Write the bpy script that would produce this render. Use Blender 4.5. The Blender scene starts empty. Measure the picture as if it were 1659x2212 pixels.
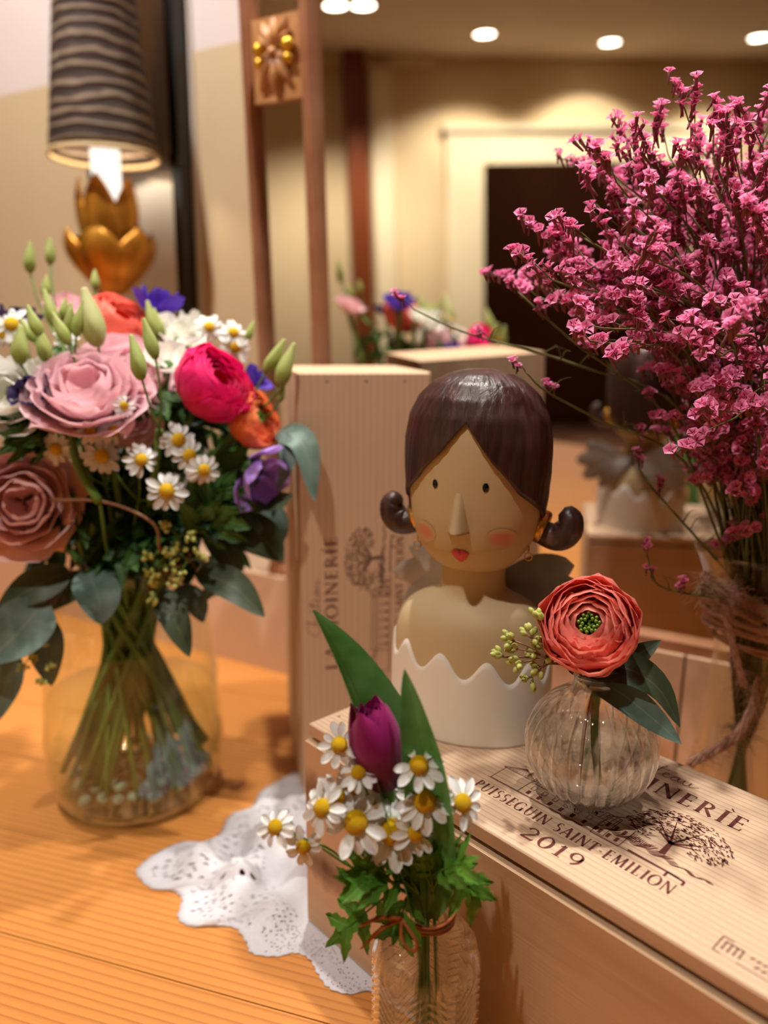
import bpy, math, random
from mathutils import Vector, Matrix, noise
V = Vector
PI = math.pi
sin, cos = math.sin, math.cos
R = math.radians

# ------------------------------------------------------------------ camera
scene = bpy.context.scene
col = scene.collection
F_PX, CX, CY, CAM_H = 1661.0, 829.5, 1106.0, 0.5
PITCH, ROLL = 0.2244, 0.0072
FW = V((0, cos(PITCH), -sin(PITCH)))
_up = V((0, sin(PITCH), cos(PITCH)))
_rt = V((1, 0, 0))
RT = _rt * cos(ROLL) + _up * sin(ROLL)
UP = _up * cos(ROLL) - _rt * sin(ROLL)
CAM = V((0, 0, CAM_H))
cam_data = bpy.data.cameras.new('camera')
cam_data.sensor_fit = 'HORIZONTAL'
cam_data.sensor_width = 36.0
cam_data.lens = 36.0 * F_PX / 1659.0
cam_data.clip_start = 0.02
cam_data.dof.use_dof = True
cam_data.dof.focus_distance = 0.52
cam_data.dof.aperture_fstop = 3.8
cam_obj = bpy.data.objects.new('camera', cam_data)
col.objects.link(cam_obj)
m3 = Matrix((RT, UP, -FW)).transposed()
cam_obj.matrix_world = Matrix.Translation(CAM) @ m3.to_4x4()
scene.camera = cam_obj

# ------------------------------------------------------------------ view, world, lamps
vs = scene.view_settings
scene.display_settings.display_device = 'sRGB'
vs.view_transform = 'Standard'
vs.look = 'None'
vs.exposure = 0.15
vs.gamma = 1.0
vs.use_curve_mapping = False
scene.cycles.max_bounces = 9
scene.cycles.diffuse_bounces = 3
scene.cycles.glossy_bounces = 5
scene.cycles.transmission_bounces = 8
scene.cycles.transparent_max_bounces = 24
scene.cycles.sample_clamp_indirect = 4.0
scene.cycles.caustics_reflective = False
scene.cycles.caustics_refractive = False

world = bpy.data.worlds.new('world')
scene.world = world
world.use_nodes = True
world.node_tree.nodes['Background'].inputs[0].default_value = (1.0, 0.82, 0.62, 1)
world.node_tree.nodes['Background'].inputs[1].default_value = 0.12

CEIL_Z = 1.75
# ceiling downlights: position on the ceiling, aim point, power, cone
KEYS = [
    ((-0.36, 0.00), (0.04, 0.62, 0.20), 38, 50),
    ((0.46, 0.66), (0.22, 0.56, 0.15), 62, 70),
    ((-0.03, 0.87), (-0.14, 0.68, 0.05), 50, 80),
    ((-0.80, 0.72), (-0.52, 1.25, 0.85), 62, 80),  # added fixture, brightens the wall between lamp and mirror
]

def pix(px, py):
    return FW + RT * ((px - CX) / F_PX) - UP * ((py - CY) / F_PX)
def at(px, py, Y):
    d = pix(px, py)
    return CAM + d * (Y / d.y)
def on_z(px, py, z):
    d = pix(px, py)
    return CAM + d * ((z - CAM_H) / d.z)

# ------------------------------------------------------------------ mesh helpers
class MB:
    def __init__(self):
        self.v = []; self.f = []; self.uv = {}
    def add(self, verts, faces, uvs=None):
        o = len(self.v)
        self.v += [V(p) for p in verts]
        for f in faces:
            self.f.append(tuple(i + o for i in f))
        if uvs:
            for i, u in enumerate(uvs): self.uv[o + i] = u
        return self
    def box(self, c, s, M=None):
        c = V(c); h = V(s) * 0.5
        vs_ = [c + V((h.x * a, h.y * b, h.z * d)) for a in (-1, 1) for b in (-1, 1) for d in (-1, 1)]
        if M: vs_ = [M @ p for p in vs_]
        return self.add(vs_, [(0, 1, 3, 2), (4, 6, 7, 5), (0, 4, 5, 1), (2, 3, 7, 6), (0, 2, 6, 4), (1, 5, 7, 3)])
    def tube(self, pts, rad, n=6, cap=True):
        pts = [V(p) for p in pts]
        k = len(pts)
        rs = rad if isinstance(rad, (list, tuple)) else [rad] * k
        vs_ = []; fs = []; uvs = []
        t0 = (pts[1] - pts[0]).normalized()
        nrm = t0.orthogonal().normalized()
        for i, p in enumerate(pts):
            if i == 0: t = t0
            elif i == k - 1: t = (pts[i] - pts[i - 1]).normalized()
            else: t = (pts[i + 1] - pts[i - 1]).normalized()
            nrm = (nrm - t * nrm.dot(t))
            nrm = nrm.normalized() if nrm.length > 1e-6 else t.orthogonal().normalized()
            b = t.cross(nrm)
            for j in range(n):
                a = 2 * PI * j / n
                vs_.append(p + (nrm * cos(a) + b * sin(a)) * rs[i]); uvs.append((j / n, i / max(1, k - 1)))
        for i in range(k - 1):
            for j in range(n):
                j2 = (j + 1) % n
                fs.append((i * n + j, i * n + j2, (i + 1) * n + j2, (i + 1) * n + j))
        if cap:
            fs.append(tuple(range(n))[::-1]); fs.append(tuple((k - 1) * n + j for j in range(n)))
        return self.add(vs_, fs, uvs)
    def lathe(self, prof, n=32, sx=1.0, sy=1.0, M=None, fr=None, closed_ring=False, open_ends=False):
        vs_ = []; fs = []; uvs = []
        k = len(prof)
        for i, (r, z) in enumerate(prof):
            for j in range(n):
                a = 2 * PI * j / n
                rr = r if fr is None else fr(r, z, a, i)
                p = V((rr * cos(a) * sx, rr * sin(a) * sy, z))
                vs_.append(M @ p if M else p); uvs.append((j / n, i / (k - 1)))
        for i in range(k - 1):
            for j in range(n):
                j2 = (j + 1) % n
                fs.append((i * n + j, i * n + j2, (i + 1) * n + j2, (i + 1) * n + j))
        if closed_ring:
            i = k - 1
            for j in range(n):
                j2 = (j + 1) % n
                fs.append((i * n + j, i * n + j2, j2, j))
        elif not open_ends:
            if prof[0][0] > 1e-5: fs.append(tuple(range(n))[::-1])
            if prof[-1][0] > 1e-5: fs.append(tuple((k - 1) * n + j for j in range(n)))
        return self.add(vs_, fs, uvs)
    def grid(self, fn, nu, nv, M=None):
        vs_ = []; fs = []; uvs = []
        for i in range(nv + 1):
            for j in range(nu + 1):
                p = V(fn(j / nu, i / nv))
                vs_.append(M @ p if M else p); uvs.append((j / nu, i / nv))
        for i in range(nv):
            for j in range(nu):
                a = i * (nu + 1) + j
                fs.append((a, a + 1, a + nu + 2, a + nu + 1))
        return self.add(vs_, fs, uvs)
    def poly(self, pts):
        return self.add(pts, [tuple(range(len(pts)))])
    def mesh(self, name, m, smooth=True):
        me = bpy.data.meshes.new(name)
        me.from_pydata([tuple(p) for p in self.v], [], self.f)
        if self.uv:
            l = me.uv_layers.new(name='UVMap')
            vi = [0] * len(me.loops)
            me.loops.foreach_get('vertex_index', vi)
            flat = []
            for i in vi:
                flat += self.uv.get(i, (0, 0))
            l.data.foreach_set('uv', flat)
        if m: me.materials.append(m)
        if smooth: me.polygons.foreach_set('use_smooth', [True] * len(me.polygons))
        me.update()
        return me
    def build(self, name, m, parent=None, smooth=True, loc=None):
        return link(name, self.mesh(name, m, smooth), parent, loc)

def link(name, me, parent=None, M=None):
    o = bpy.data.objects.new(name, me)
    col.objects.link(o)
    if parent: o.parent = parent
    if M is not None:
        if isinstance(M, Matrix): o.matrix_basis = M
        else: o.location = M
    return o
def thing(name, label, cat, loc=(0, 0, 0), M=None, group=None):
    o = bpy.data.objects.new(name, None)
    o.empty_display_size = 0.02
    col.objects.link(o)
    if M is not None: o.matrix_basis = M
    else: o.location = loc
    tag(o, label, cat, group)
    return o
def tag(o, label, cat, group=None):
    o['label'] = label; o['category'] = cat
    if group: o['group'] = group
    return o
def struct(o):
    o['kind'] = 'structure'
    return o
def frame_z(c, axis, roll=0.0):
    """matrix whose local +Z is axis, placed at c"""
    z = V(axis).normalized()
    x = z.orthogonal().normalized() if abs(z.z) > .99 else V((0, 0, 1)).cross(z).normalized()
    y = z.cross(x)
    M = Matrix((x, y, z)).transposed().to_4x4()
    return Matrix.Translation(V(c)) @ M @ Matrix.Rotation(roll, 4, 'Z')
def frame_xy(c, x, y):
    x = V(x).normalized(); z = x.cross(V(y)).normalized(); y = z.cross(x)
    return Matrix.Translation(V(c)) @ Matrix((x, y, z)).transposed().to_4x4()
def smoothpath(pts, n):
    """Catmull-Rom through pts"""
    pts = [V(p) for p in pts]
    if len(pts) == 2: return [pts[0].lerp(pts[1], i / n) for i in range(n + 1)]
    P = [pts[0] * 2 - pts[1]] + pts + [pts[-1] * 2 - pts[-2]]
    out = []
    k = len(pts) - 1
    for i in range(n + 1):
        s = i / n * k; a = min(int(s), k - 1); t = s - a
        p0, p1, p2, p3 = P[a:a + 4]
        out.append(0.5 * ((2 * p1) + (p2 - p0) * t + (2 * p0 - 5 * p1 + 4 * p2 - p3) * t * t + (3 * p1 - p0 - 3 * p2 + p3) * t ** 3))
    return out
def interp(tab, x):
    if x <= tab[0][0]: return tab[0][1]
    for (a, b), (c, d) in zip(tab, tab[1:]):
        if x <= c:
            t = (x - a) / (c - a); t = t * t * (3 - 2 * t)
            return b + (d - b) * t
    return tab[-1][1]

# ------------------------------------------------------------------ materials
def srgb(r, g, b):
    f = lambda c: (c / 255) / 12.92 if c / 255 <= 0.04045 else ((c / 255 + 0.055) / 1.055) ** 2.4
    return (f(r), f(g), f(b), 1)
class NT:
    def __init__(self, name):
        self.m = bpy.data.materials.new(name); self.m.use_nodes = True
        self.t = self.m.node_tree
        self.b = self.t.nodes['Principled BSDF']; self.out = self.t.nodes['Material Output']
    def n(self, kind, **kw):
        nd = self.t.nodes.new('ShaderNode' + kind)
        for k, v in kw.items(): setattr(nd, k, v)
        return nd
    def l(self, a, b): self.t.links.new(a, b)
    def ramp(self, fac, stops):
        r = self.n('ValToRGB')
        e = r.color_ramp.elements
        while len(e) < len(stops): e.new(0.5)
        for s, (p, c) in zip(e, stops): s.position = p; s.color = c
        self.l(fac, r.inputs[0])
        return r.outputs[0]
    def bump(self, h, strength=0.3, dist=0.001):
        b = self.n('Bump'); b.inputs['Strength'].default_value = strength; b.inputs['Distance'].default_value = dist
        self.l(h, b.inputs['Height']); self.l(b.outputs[0], self.b.inputs['Normal'])
    def coords(self, scale=(1, 1, 1), rot=(0, 0, 0), which='Object', loc=(0, 0, 0)):
        tc = self.n('TexCoord'); mp = self.n('Mapping')
        mp.inputs['Scale'].default_value = scale; mp.inputs['Rotation'].default_value = rot; mp.inputs['Location'].default_value = loc
        self.l(tc.outputs[which], mp.inputs[0])
        return mp.outputs[0]
    def noise(self, vec, scale, detail=3, rough=0.5, dist=0.0):
        t = self.n('TexNoise'); t.inputs['Scale'].default_value = scale; t.inputs['Detail'].default_value = detail
        t.inputs['Roughness'].default_value = rough; t.inputs['Distortion'].default_value = dist
        self.l(vec, t.inputs['Vector'])
        return t.outputs['Fac']
    def mix(self, fac, a, b, mode='MIX'):
        x = self.n('Mix', data_type='RGBA', blend_type=mode)
        for s, val in ((x.inputs[0], fac), (x.inputs[6], a), (x.inputs[7], b)):
            if hasattr(val, 'links'): self.l(val, s)
            else: s.default_value = val
        return x.outputs[2]
    def math(self, op, a, b=0.0):
        x = self.n('Math', operation=op)
        for s, val in ((x.inputs[0], a), (x.inputs[1], b)):
            if hasattr(val, 'links'): self.l(val, s)
            else: s.default_value = val
        return x.outputs[0]
    def set(self, rough=None, metal=None, spec=None, coat=None, color=None):
        b = self.b
        if color is not None:
            if hasattr(color, 'links'): self.l(color, b.inputs['Base Color'])
            else: b.inputs['Base Color'].default_value = color
        if rough is not None: b.inputs['Roughness'].default_value = rough
        if metal is not None: b.inputs['Metallic'].default_value = metal
        if spec is not None: b.inputs['Specular IOR Level'].default_value = spec
        if coat is not None: b.inputs['Coat Weight'].default_value = coat
        return self

def mottled(name, c1, c2, scale=20, rough=0.6, spec=0.4, metal=0, bump=0.0, bscale=None, detail=4, coat=None):
    n = NT(name)
    v = n.coords()
    f = n.noise(v, scale, detail)
    n.set(rough, metal, spec, coat, n.ramp(f, [(0.3, c1), (0.7, c2)]))
    if bump: n.bump(n.noise(v, bscale or scale * 3, 5), bump, 0.001)
    return n.m
def petalmat(name, base, tip, dark=None, transl=0.3, rough=0.55, vein=0.25):
    n = NT(name)
    uv = n.coords(which='UV')
    sep = n.n('SeparateXYZ'); n.l(uv, sep.inputs[0])
    c = n.ramp(sep.outputs[1], [(0.0, dark or base), (0.35, base), (1.0, tip)])
    streak = n.noise(n.coords(scale=(26, 2.2, 1), which='UV'), 2.0, 3)
    dk = n.mix(1.0, c, (0.72, 0.66, 0.7, 1), 'MULTIPLY')
    c = n.mix(n.math('MULTIPLY', n.math('GREATER_THAN', streak, 0.52), vein), c, dk)
    n.set(rough, 0, 0.25, None, c)
    n.b.inputs['Sheen Weight'].default_value = 0.1
    n.bump(streak, 0.25, 0.0006)
    tr = n.n('BsdfTranslucent'); n.l(c, tr.inputs[0])
    ms = n.n('MixShader'); ms.inputs[0].default_value = transl
    n.l(n.b.outputs[0], ms.inputs[1]); n.l(tr.outputs[0], ms.inputs[2]); n.l(ms.outputs[0], n.out.inputs[0])
    return n.m
def leafmat(name, c1, c2, rough=0.45, transl=0.2, vein=None, spec=0.4):
    n = NT(name)
    uv = n.coords(which='UV')
    sep = n.n('SeparateXYZ'); n.l(uv, sep.inputs[0])
    nz = n.noise(n.coords(), 60, 3)
    c = n.ramp(nz, [(0.3, c1), (0.7, c2)])
    d = n.math('ABSOLUTE', n.math('SUBTRACT', sep.outputs[0], 0.5))
    mid = n.math('LESS_THAN', d, 0.025)
    c = n.mix(n.math('MULTIPLY', mid, 0.35), c, vein or (0.35, 0.42, 0.25, 1))
    n.set(rough, 0, spec, None, c)
    n.bump(n.noise(n.coords(scale=(30, 3, 1), which='UV'), 3, 3), 0.2, 0.0006)
    tr = n.n('BsdfTranslucent'); n.l(c, tr.inputs[0])
    ms = n.n('MixShader'); ms.inputs[0].default_value = transl
    n.l(n.b.outputs[0], ms.inputs[1]); n.l(tr.outputs[0], ms.inputs[2]); n.l(ms.outputs[0], n.out.inputs[0])
    return n.m
def woodmat(name, light, dark, grain=(1, 12, 12), scale=9.0, rough=0.55, rot=(0, 0, 0), contrast=0.5, knots=(), bump=0.25, spec=0.3, coat=None, fine=1.0, distort=2.2):
    """grain runs along local X of the mapped coordinates"""
    n = NT(name)
    v = n.coords(scale=grain, rot=rot)
    w = n.n('TexWave', wave_type='BANDS', bands_direction='Y', wave_profile='SAW')
    w.inputs['Scale'].default_value = scale; w.inputs['Distortion'].default_value = distort
    w.inputs['Detail'].default_value = 3; w.inputs['Detail Scale'].default_value = 0.8
    n.l(v, w.inputs['Vector'])
    f1 = n.noise(n.coords(scale=(grain[0] * 3, grain[1] * 10, grain[2] * 10), rot=rot), 6.0 * fine, 4)
    f2 = n.noise(n.coords(scale=grain, rot=rot), 1.6, 2)
    base = n.ramp(w.outputs['Fac'], [(0.0, light), (0.62, tuple(light[i] * 0.9 + dark[i] * 0.1 for i in range(3)) + (1,)), (0.93, tuple(light[i] * (1 - contrast) + dark[i] * contrast for i in range(3)) + (1,)), (1.0, light)])
    c = n.mix(n.math('MULTIPLY', f1, 0.3), base, dark)
    c = n.mix(n.math('MULTIPLY', f2, 0.28), c, tuple(x * 0.82 for x in light[:3]) + (1,))
    if knots:
        tc = n.n('TexCoord')
        for (kx, ky, kz, kr) in knots:
            d = n.n('VectorMath', operation='DISTANCE')
            mp = n.n('Mapping'); mp.inputs['Scale'].default_value = (0.62, 1.0, 1.0)
            n.l(tc.outputs['Object'], mp.inputs[0]); n.l(mp.outputs[0], d.inputs[0]); d.inputs[1].default_value = (kx * 0.62, ky, kz)
            dn = n.math('ADD', d.outputs['Value'], n.math('MULTIPLY', n.math('SUBTRACT', n.noise(n.coords(), 70, 2), 0.5), kr * 0.9))
            k = n.ramp(dn, [(0.0, (1, 1, 1, 1)), (min(0.9, kr * 0.55), (0.55, 0.55, 0.55, 1)), (min(0.95, kr), (0, 0, 0, 1))])
            c = n.mix(n.math('MULTIPLY', k, 0.9), c, srgb(92, 52, 26))
    n.set(rough, 0, spec, coat, c)
    n.bump(f1, bump, 0.0008)
    return n.m
def thinglass(name, tint=(1, 1, 1, 1), ior=1.45, rough=0.0, refr=0.0, boost=1.0):
    """clear glass wall: Fresnel mirror reflection over clear transmission, with a share of true refraction"""
    n = NT(name)
    lw = n.n('LayerWeight'); lw.inputs[0].default_value = 0.5
    fres = n.math('ADD', n.math('MULTIPLY', n.math('POWER', lw.outputs['Facing'], 4.0), 0.75), 0.035)
    tp = n.n('BsdfTransparent'); tp.inputs[0].default_value = tint
    gl = n.n('BsdfGlossy'); gl.inputs['Roughness'].default_value = rough; gl.inputs[0].default_value = (1, 1, 1, 1)
    body = tp.outputs[0]
    if refr:
        rf = n.n('BsdfRefraction'); rf.inputs[0].default_value = tint; rf.inputs['IOR'].default_value = ior; rf.inputs['Roughness'].default_value = rough
        mx = n.n('MixShader'); mx.inputs[0].default_value = refr
        n.l(tp.outputs[0], mx.inputs[1]); n.l(rf.outputs[0], mx.inputs[2]); body = mx.outputs[0]
    ms = n.n('MixShader')
    n.l(n.math('MULTIPLY', fres, boost), ms.inputs[0])
    n.l(body, ms.inputs[1]); n.l(gl.outputs[0], ms.inputs[2]); n.l(ms.outputs[0], n.out.inputs[0])
    return n.m
def emit(name, c, s):
    n = NT(name)
    e = n.n('Emission'); e.inputs[0].default_value = c; e.inputs[1].default_value = s
    n.l(e.outputs[0], n.out.inputs[0])
    return n.m

M = {}
M['wall'] = mottled('beige plaster', srgb(206, 182, 146), srgb(212, 190, 155), 3, 0.85, 0.2, bump=0.1, bscale=60)
M['wall_upper'] = mottled('pale lilac plaster', srgb(222, 208, 204), srgb(228, 214, 210), 3, 0.85, 0.2)
M['cream'] = mottled('cream room wall', srgb(212, 184, 140), srgb(218, 192, 150), 2, 0.85, 0.2)
M['trimcream'] = mottled('cream door casing', srgb(226, 206, 166), srgb(230, 211, 172), 3, 0.6, 0.3)
M['ceil'] = mottled('ceiling paint', srgb(226, 208, 186), srgb(232, 214, 192), 2, 0.9, 0.1)
M['floor'] = woodmat('dark floor boards', srgb(120, 82, 50), srgb(80, 50, 28), (1, 6, 6), 4)
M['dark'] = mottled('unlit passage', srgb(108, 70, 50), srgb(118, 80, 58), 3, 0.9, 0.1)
M['mahogany'] = woodmat('red brown column wood', srgb(120, 58, 24), srgb(84, 34, 12), (12, 12, 1), 4, 0.4)
M['ledge'] = mottled('pink beige ledge board', srgb(212, 176, 146), srgb(218, 184, 154), 6, 0.6, 0.3, bump=0.05)
M['pine'] = woodmat('honey pine table top', srgb(226, 152, 78), srgb(160, 84, 30), (1, 10, 10), 4.0, 0.42, contrast=0.65, bump=0.12, spec=0.4)
M['crate'] = woodmat('pale pine crate board', srgb(228, 196, 164), srgb(164, 112, 76), (1, 14, 14), 4.5, 0.6, contrast=0.55)
M['crate_front'] = woodmat('knotty pine crate side', srgb(212, 176, 140), srgb(160, 112, 76), (1, 9, 9), 3.2, 0.6, contrast=0.3, knots=((0.011, 0, 0.128, 0.024), (0.026, 0, 0.066, 0.022)))
M['crate_up'] = woodmat('tan pine crate board', srgb(216, 182, 148), srgb(168, 122, 88), (1, 12, 12), 4.0, 0.6, contrast=0.35)
M['ink'] = mottled('brown burnt ink', srgb(92, 46, 42), srgb(122, 70, 62), 120, 0.8, 0.1)
M['ink_faded'] = mottled('faded violet brown ink', srgb(96, 66, 64), srgb(122, 88, 80), 120, 0.8, 0.1)
M['nail'] = mottled('dull nail steel', srgb(96, 88, 80), srgb(120, 110, 100), 100, 0.4, 0.5, 0.8)
M['mirror'] = NT('silvered mirror glass').set(0.0, 1.0, 0.5, None, (0.86, 0.84, 0.8, 1)).m
M['frame'] = mottled('worn red brown wood', srgb(158, 104, 68), srgb(186, 132, 98), 18, 0.5, 0.4, bump=0.2, bscale=80)
M['carved'] = mottled('carved light oak', srgb(176, 118, 66), srgb(206, 152, 98), 40, 0.42, 0.5, bump=0.2, bscale=120)
M['gold'] = mottled('yellow gilding', srgb(214, 160, 30), srgb(236, 190, 60), 60, 0.3, 0.6, 0.55)
M['goldleaf'] = mottled('aged gold leaf', srgb(176, 112, 26), srgb(226, 164, 64), 26, 0.36, 0.5, 0.6, bump=0.3, bscale=70)
M['black'] = mottled('black lacquer', srgb(20, 18, 18), srgb(28, 25, 24), 10, 0.3, 0.4)
M['whitepanel'] = mottled('white painted trim', srgb(226, 222, 216), srgb(234, 230, 224), 5, 0.4, 0.4)
M['painted_reflection'] = mottled('painted white reflection', srgb(232, 230, 226), srgb(238, 236, 232), 3, 0.08, 1.0, 0.25)  # white colour stands in for the bright reflection in the black framed mirror
def shade_mat():
    n = NT('dark crinkled shade fabric')
    uv = n.coords(scale=(3.2, 15, 1), which='UV')
    w = n.n('TexWave', wave_type='BANDS', bands_direction='Y'); w.inputs['Scale'].default_value = 0.72; w.inputs['Distortion'].default_value = 5.5
    w.inputs['Detail'].default_value = 3; w.inputs['Detail Scale'].default_value = 1.4; w.inputs['Detail Roughness'].default_value = 0.6
    n.l(uv, w.inputs['Vector'])
    c = n.ramp(w.outputs['Fac'], [(0.0, srgb(60, 46, 40)), (0.72, srgb(80, 64, 56)), (0.93, srgb(150, 130, 110)), (1.0, srgb(166, 146, 122))])
    wv = n.noise(n.coords(scale=(220, 40, 1), which='UV'), 1.0, 2)
    c = n.mix(n.math('MULTIPLY', wv, 0.45), c, srgb(40, 30, 26))
    n.set(0.7, 0, 0.2, None, c); n.bump(w.outputs['Fac'], 0.6, 0.004)
    return n.m
M['shade'] = shade_mat()
M['shade_trim'] = mottled('gold beige trim', srgb(190, 160, 116), srgb(206, 178, 134), 30, 0.5, 0.4)
M['lampglow'] = emit('frosted lamp glass', (1.0, 0.93, 0.8, 1), 1.3)
M['downlight'] = emit('downlight lens', (1.0, 0.9, 0.74, 1), 14)
M['fixture'] = mottled('white fixture ring', srgb(232, 226, 216), srgb(238, 232, 222), 10, 0.5, 0.3)
def lace_mat():
    n = NT('white cotton lace')
    uv = n.coords(which='UV')
    sep = n.n('SeparateXYZ'); n.l(uv, sep.inputs[0])
    v = n.n('TexVoronoi'); v.inputs['Scale'].default_value = 1.0; v.inputs['Randomness'].default_value = 0.55
    n.l(n.coords(scale=(210, 20, 1), which='UV'), v.inputs['Vector'])
    hole = n.math('LESS_THAN', v.outputs['Distance'], 0.30)
    rows = n.math('MULTIPLY', n.math('LESS_THAN', sep.outputs[1], 0.5), n.math('GREATER_THAN', sep.outputs[1], 0.06))
    gapr = n.math('GREATER_THAN', n.noise(n.coords(scale=(16, 2.5, 1), which='UV'), 1.0, 1), 0.40)
    a = n.math('SUBTRACT', 1.0, n.math('MULTIPLY', n.math('MULTIPLY', hole, rows), gapr))
    n.l(a, n.b.inputs['Alpha'])
    weave = n.noise(n.coords(), 900, 2)
    n.set(0.85, 0, 0.1, None, n.ramp(weave, [(0.2, srgb(206, 201, 206)), (0.8, srgb(226, 222, 225))]))
    n.bump(n.noise(n.coords(), 420, 3), 0.5, 0.0008)
    return n.m
M['lace'] = lace_mat()
M['skin'] = mottled('matt tan ceramic', srgb(200, 175, 132), srgb(205, 181, 139), 30, 0.55, 0.3, bump=0.03, bscale=150)
M['dress'] = mottled('off white ceramic dress', srgb(238, 230, 216), srgb(244, 237, 225), 30, 0.5, 0.35, bump=0.12, bscale=130)
def hair_mat():
    n = NT('dark brown carved hair')
    v = n.coords(scale=(90, 60, 9), rot=(0.25, 0.35, 0))
    f = n.noise(v, 1.2, 5, 0.6, 0.6)
    c = n.ramp(f, [(0.3, srgb(46, 26, 22)), (0.62, srgb(74, 46, 40)), (0.8, srgb(108, 76, 66))])
    n.set(0.34, 0, 0.5, None, c); n.bump(f, 0.8, 0.0016)
    return n.m
M['hair'] = hair_mat()
M['eye'] = mottled('black eye paint', srgb(12, 10, 10), srgb(18, 15, 14), 50, 0.25, 0.5)
M['lips'] = mottled('rose red lip paint', srgb(206, 62, 72), srgb(220, 84, 92), 60, 0.45, 0.4)
def cheek_mat():
    n = NT('coral blush')
    uv = n.coords(which='UV')
    sep = n.n('SeparateXYZ'); n.l(uv, sep.inputs[0])
    n.set(0.55, 0, 0.3, None, n.ramp(sep.outputs[1], [(0.0, srgb(220, 136, 108)), (0.45, srgb(214, 146, 112)), (1.0, srgb(201, 176, 134))]))
    return n.m
M['cheek'] = cheek_mat()
M['hairtie'] = mottled('bright gold band', srgb(196, 136, 50), srgb(230, 180, 90), 80, 0.25, 0.6, 0.8)
# flowers
M['coral'] = petalmat('coral petal', srgb(255, 112, 92), srgb(255, 136, 116), srgb(250, 96, 70), vein=0.12)
M['coral_soft'] = petalmat('soft coral petal', srgb(255, 146, 128), srgb(255, 158, 142), srgb(255, 128, 100), vein=0.06, transl=0.42)
M['magenta'] = petalmat('magenta petal', srgb(232, 8, 92), srgb(245, 30, 120), srgb(190, 0, 64))
M['orange'] = petalmat('orange petal', srgb(255, 128, 60), srgb(255, 150, 90), srgb(250, 160, 70), vein=0.15)
M['pink'] = petalmat('pale pink petal', srgb(254, 204, 210), srgb(255, 216, 222), srgb(246, 206, 196), vein=0.08)
M['salmon'] = petalmat('salmon pink petal', srgb(250, 198, 192), srgb(252, 208, 202), srgb(240, 184, 170), vein=0.1)
M['white'] = petalmat('creamy white petal', srgb(246, 242, 226), srgb(252, 250, 244), srgb(222, 226, 170), vein=0.12)
M['violet'] = petalmat('blue violet petal', srgb(84, 52, 176), srgb(98, 66, 196), srgb(48, 26, 100))
M['lilac'] = petalmat('lilac petal', srgb(172, 128, 224), srgb(194, 156, 240), srgb(104, 64, 120))
M['plum'] = petalmat('dark plum petal', srgb(52, 40, 82), srgb(70, 58, 100), srgb(34, 22, 46))
M['tulip'] = petalmat('burgundy tulip petal', srgb(126, 16, 88), srgb(168, 40, 112), srgb(100, 10, 68), transl=0.25, rough=0.4)
M['daisy'] = petalmat('white daisy petal', srgb(250, 249, 246), srgb(255, 254, 250), srgb(240, 240, 214), vein=0.06, transl=0.25)
def disc_mat():
    n = NT('yellow daisy disc')
    v = n.n('TexVoronoi'); v.inputs['Scale'].default_value = 1700
    n.l(n.coords(), v.inputs['Vector'])
    n.set(0.6, 0, 0.3, None, n.ramp(v.outputs['Distance'], [(0.0, srgb(250, 208, 20)), (0.6, srgb(240, 186, 6)), (1.0, srgb(206, 146, 0))]))
    n.bump(n.math('SUBTRACT', 1.0, v.outputs['Distance']), 0.7, 0.0004)
    return n.m
M['disc'] = disc_mat()
M['statice'] = petalmat('hot pink statice petal', srgb(250, 116, 172), srgb(254, 156, 200), srgb(212, 66, 124), transl=0.3, vein=0.15)
M['calyx'] = leafmat('brown pink calyx', srgb(122, 66, 70), srgb(150, 84, 84), 0.7, 0.1)
M['statice_stem'] = leafmat('olive statice stem', srgb(92, 92, 44), srgb(122, 118, 62), 0.6, 0.1)
M['bud'] = petalmat('lime green bud', srgb(176, 190, 100), srgb(210, 216, 146), srgb(126, 154, 66), vein=0.35)
M['paleb'] = petalmat('cream green bud', srgb(196, 200, 130), srgb(222, 218, 168), srgb(150, 166, 84), vein=0.2)
M['leaf'] = leafmat('mid green leaf', srgb(44, 84, 30), srgb(72, 116, 44))
M['leaf_dark'] = leafmat('dark green leaf', srgb(24, 52, 24), srgb(44, 76, 36))
M['leaf_bright'] = leafmat('fresh green feverfew leaf', srgb(74, 128, 34), srgb(104, 156, 50), 0.5, 0.3)
M['tulip_leaf'] = leafmat('smooth tulip leaf', srgb(70, 126, 52), srgb(106, 154, 90), 0.38, 0.25, srgb(70, 120, 60))
M['euc'] = leafmat('grey green eucalyptus leaf', srgb(82, 104, 92), srgb(112, 134, 122), 0.5, 0.1, srgb(140, 150, 130))
M['euc_dark'] = leafmat('olive eucalyptus leaf', srgb(58, 72, 50), srgb(80, 92, 66), 0.45, 0.12, srgb(120, 130, 90))
M['stem'] = leafmat('green stem', srgb(84, 122, 46), srgb(110, 146, 66), 0.5, 0.05)
M['stem_brown'] = leafmat('reddish twig', srgb(138, 92, 66), srgb(150, 110, 76), 0.6, 0.0)
M['seed'] = leafmat('yellow green seed pod', srgb(184, 188, 90), srgb(208, 206, 124), 0.45, 0.1)
M['ran_center'] = leafmat('green ranunculus heart', srgb(120, 160, 40), srgb(168, 196, 80), 0.5, 0.2)
M['black_heart'] = mottled('dark flower heart', srgb(24, 26, 12), srgb(44, 44, 20), 300, 0.8, 0.1)
M['jute'] = mottled('fuzzy pink brown jute', srgb(176, 130, 104), srgb(206, 164, 138), 200, 0.9, 0.1)
M['twine'] = mottled('rust brown raffia', srgb(140, 74, 38), srgb(178, 104, 58), 120, 0.8, 0.2)
M['glass_big'] = thinglass('clear vase glass', (0.97, 0.985, 0.96, 1), 1.22, boost=1.35)
M['water'] = thinglass('vase water', (0.95, 0.97, 0.91, 1), 1.2, boost=.6)
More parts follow.
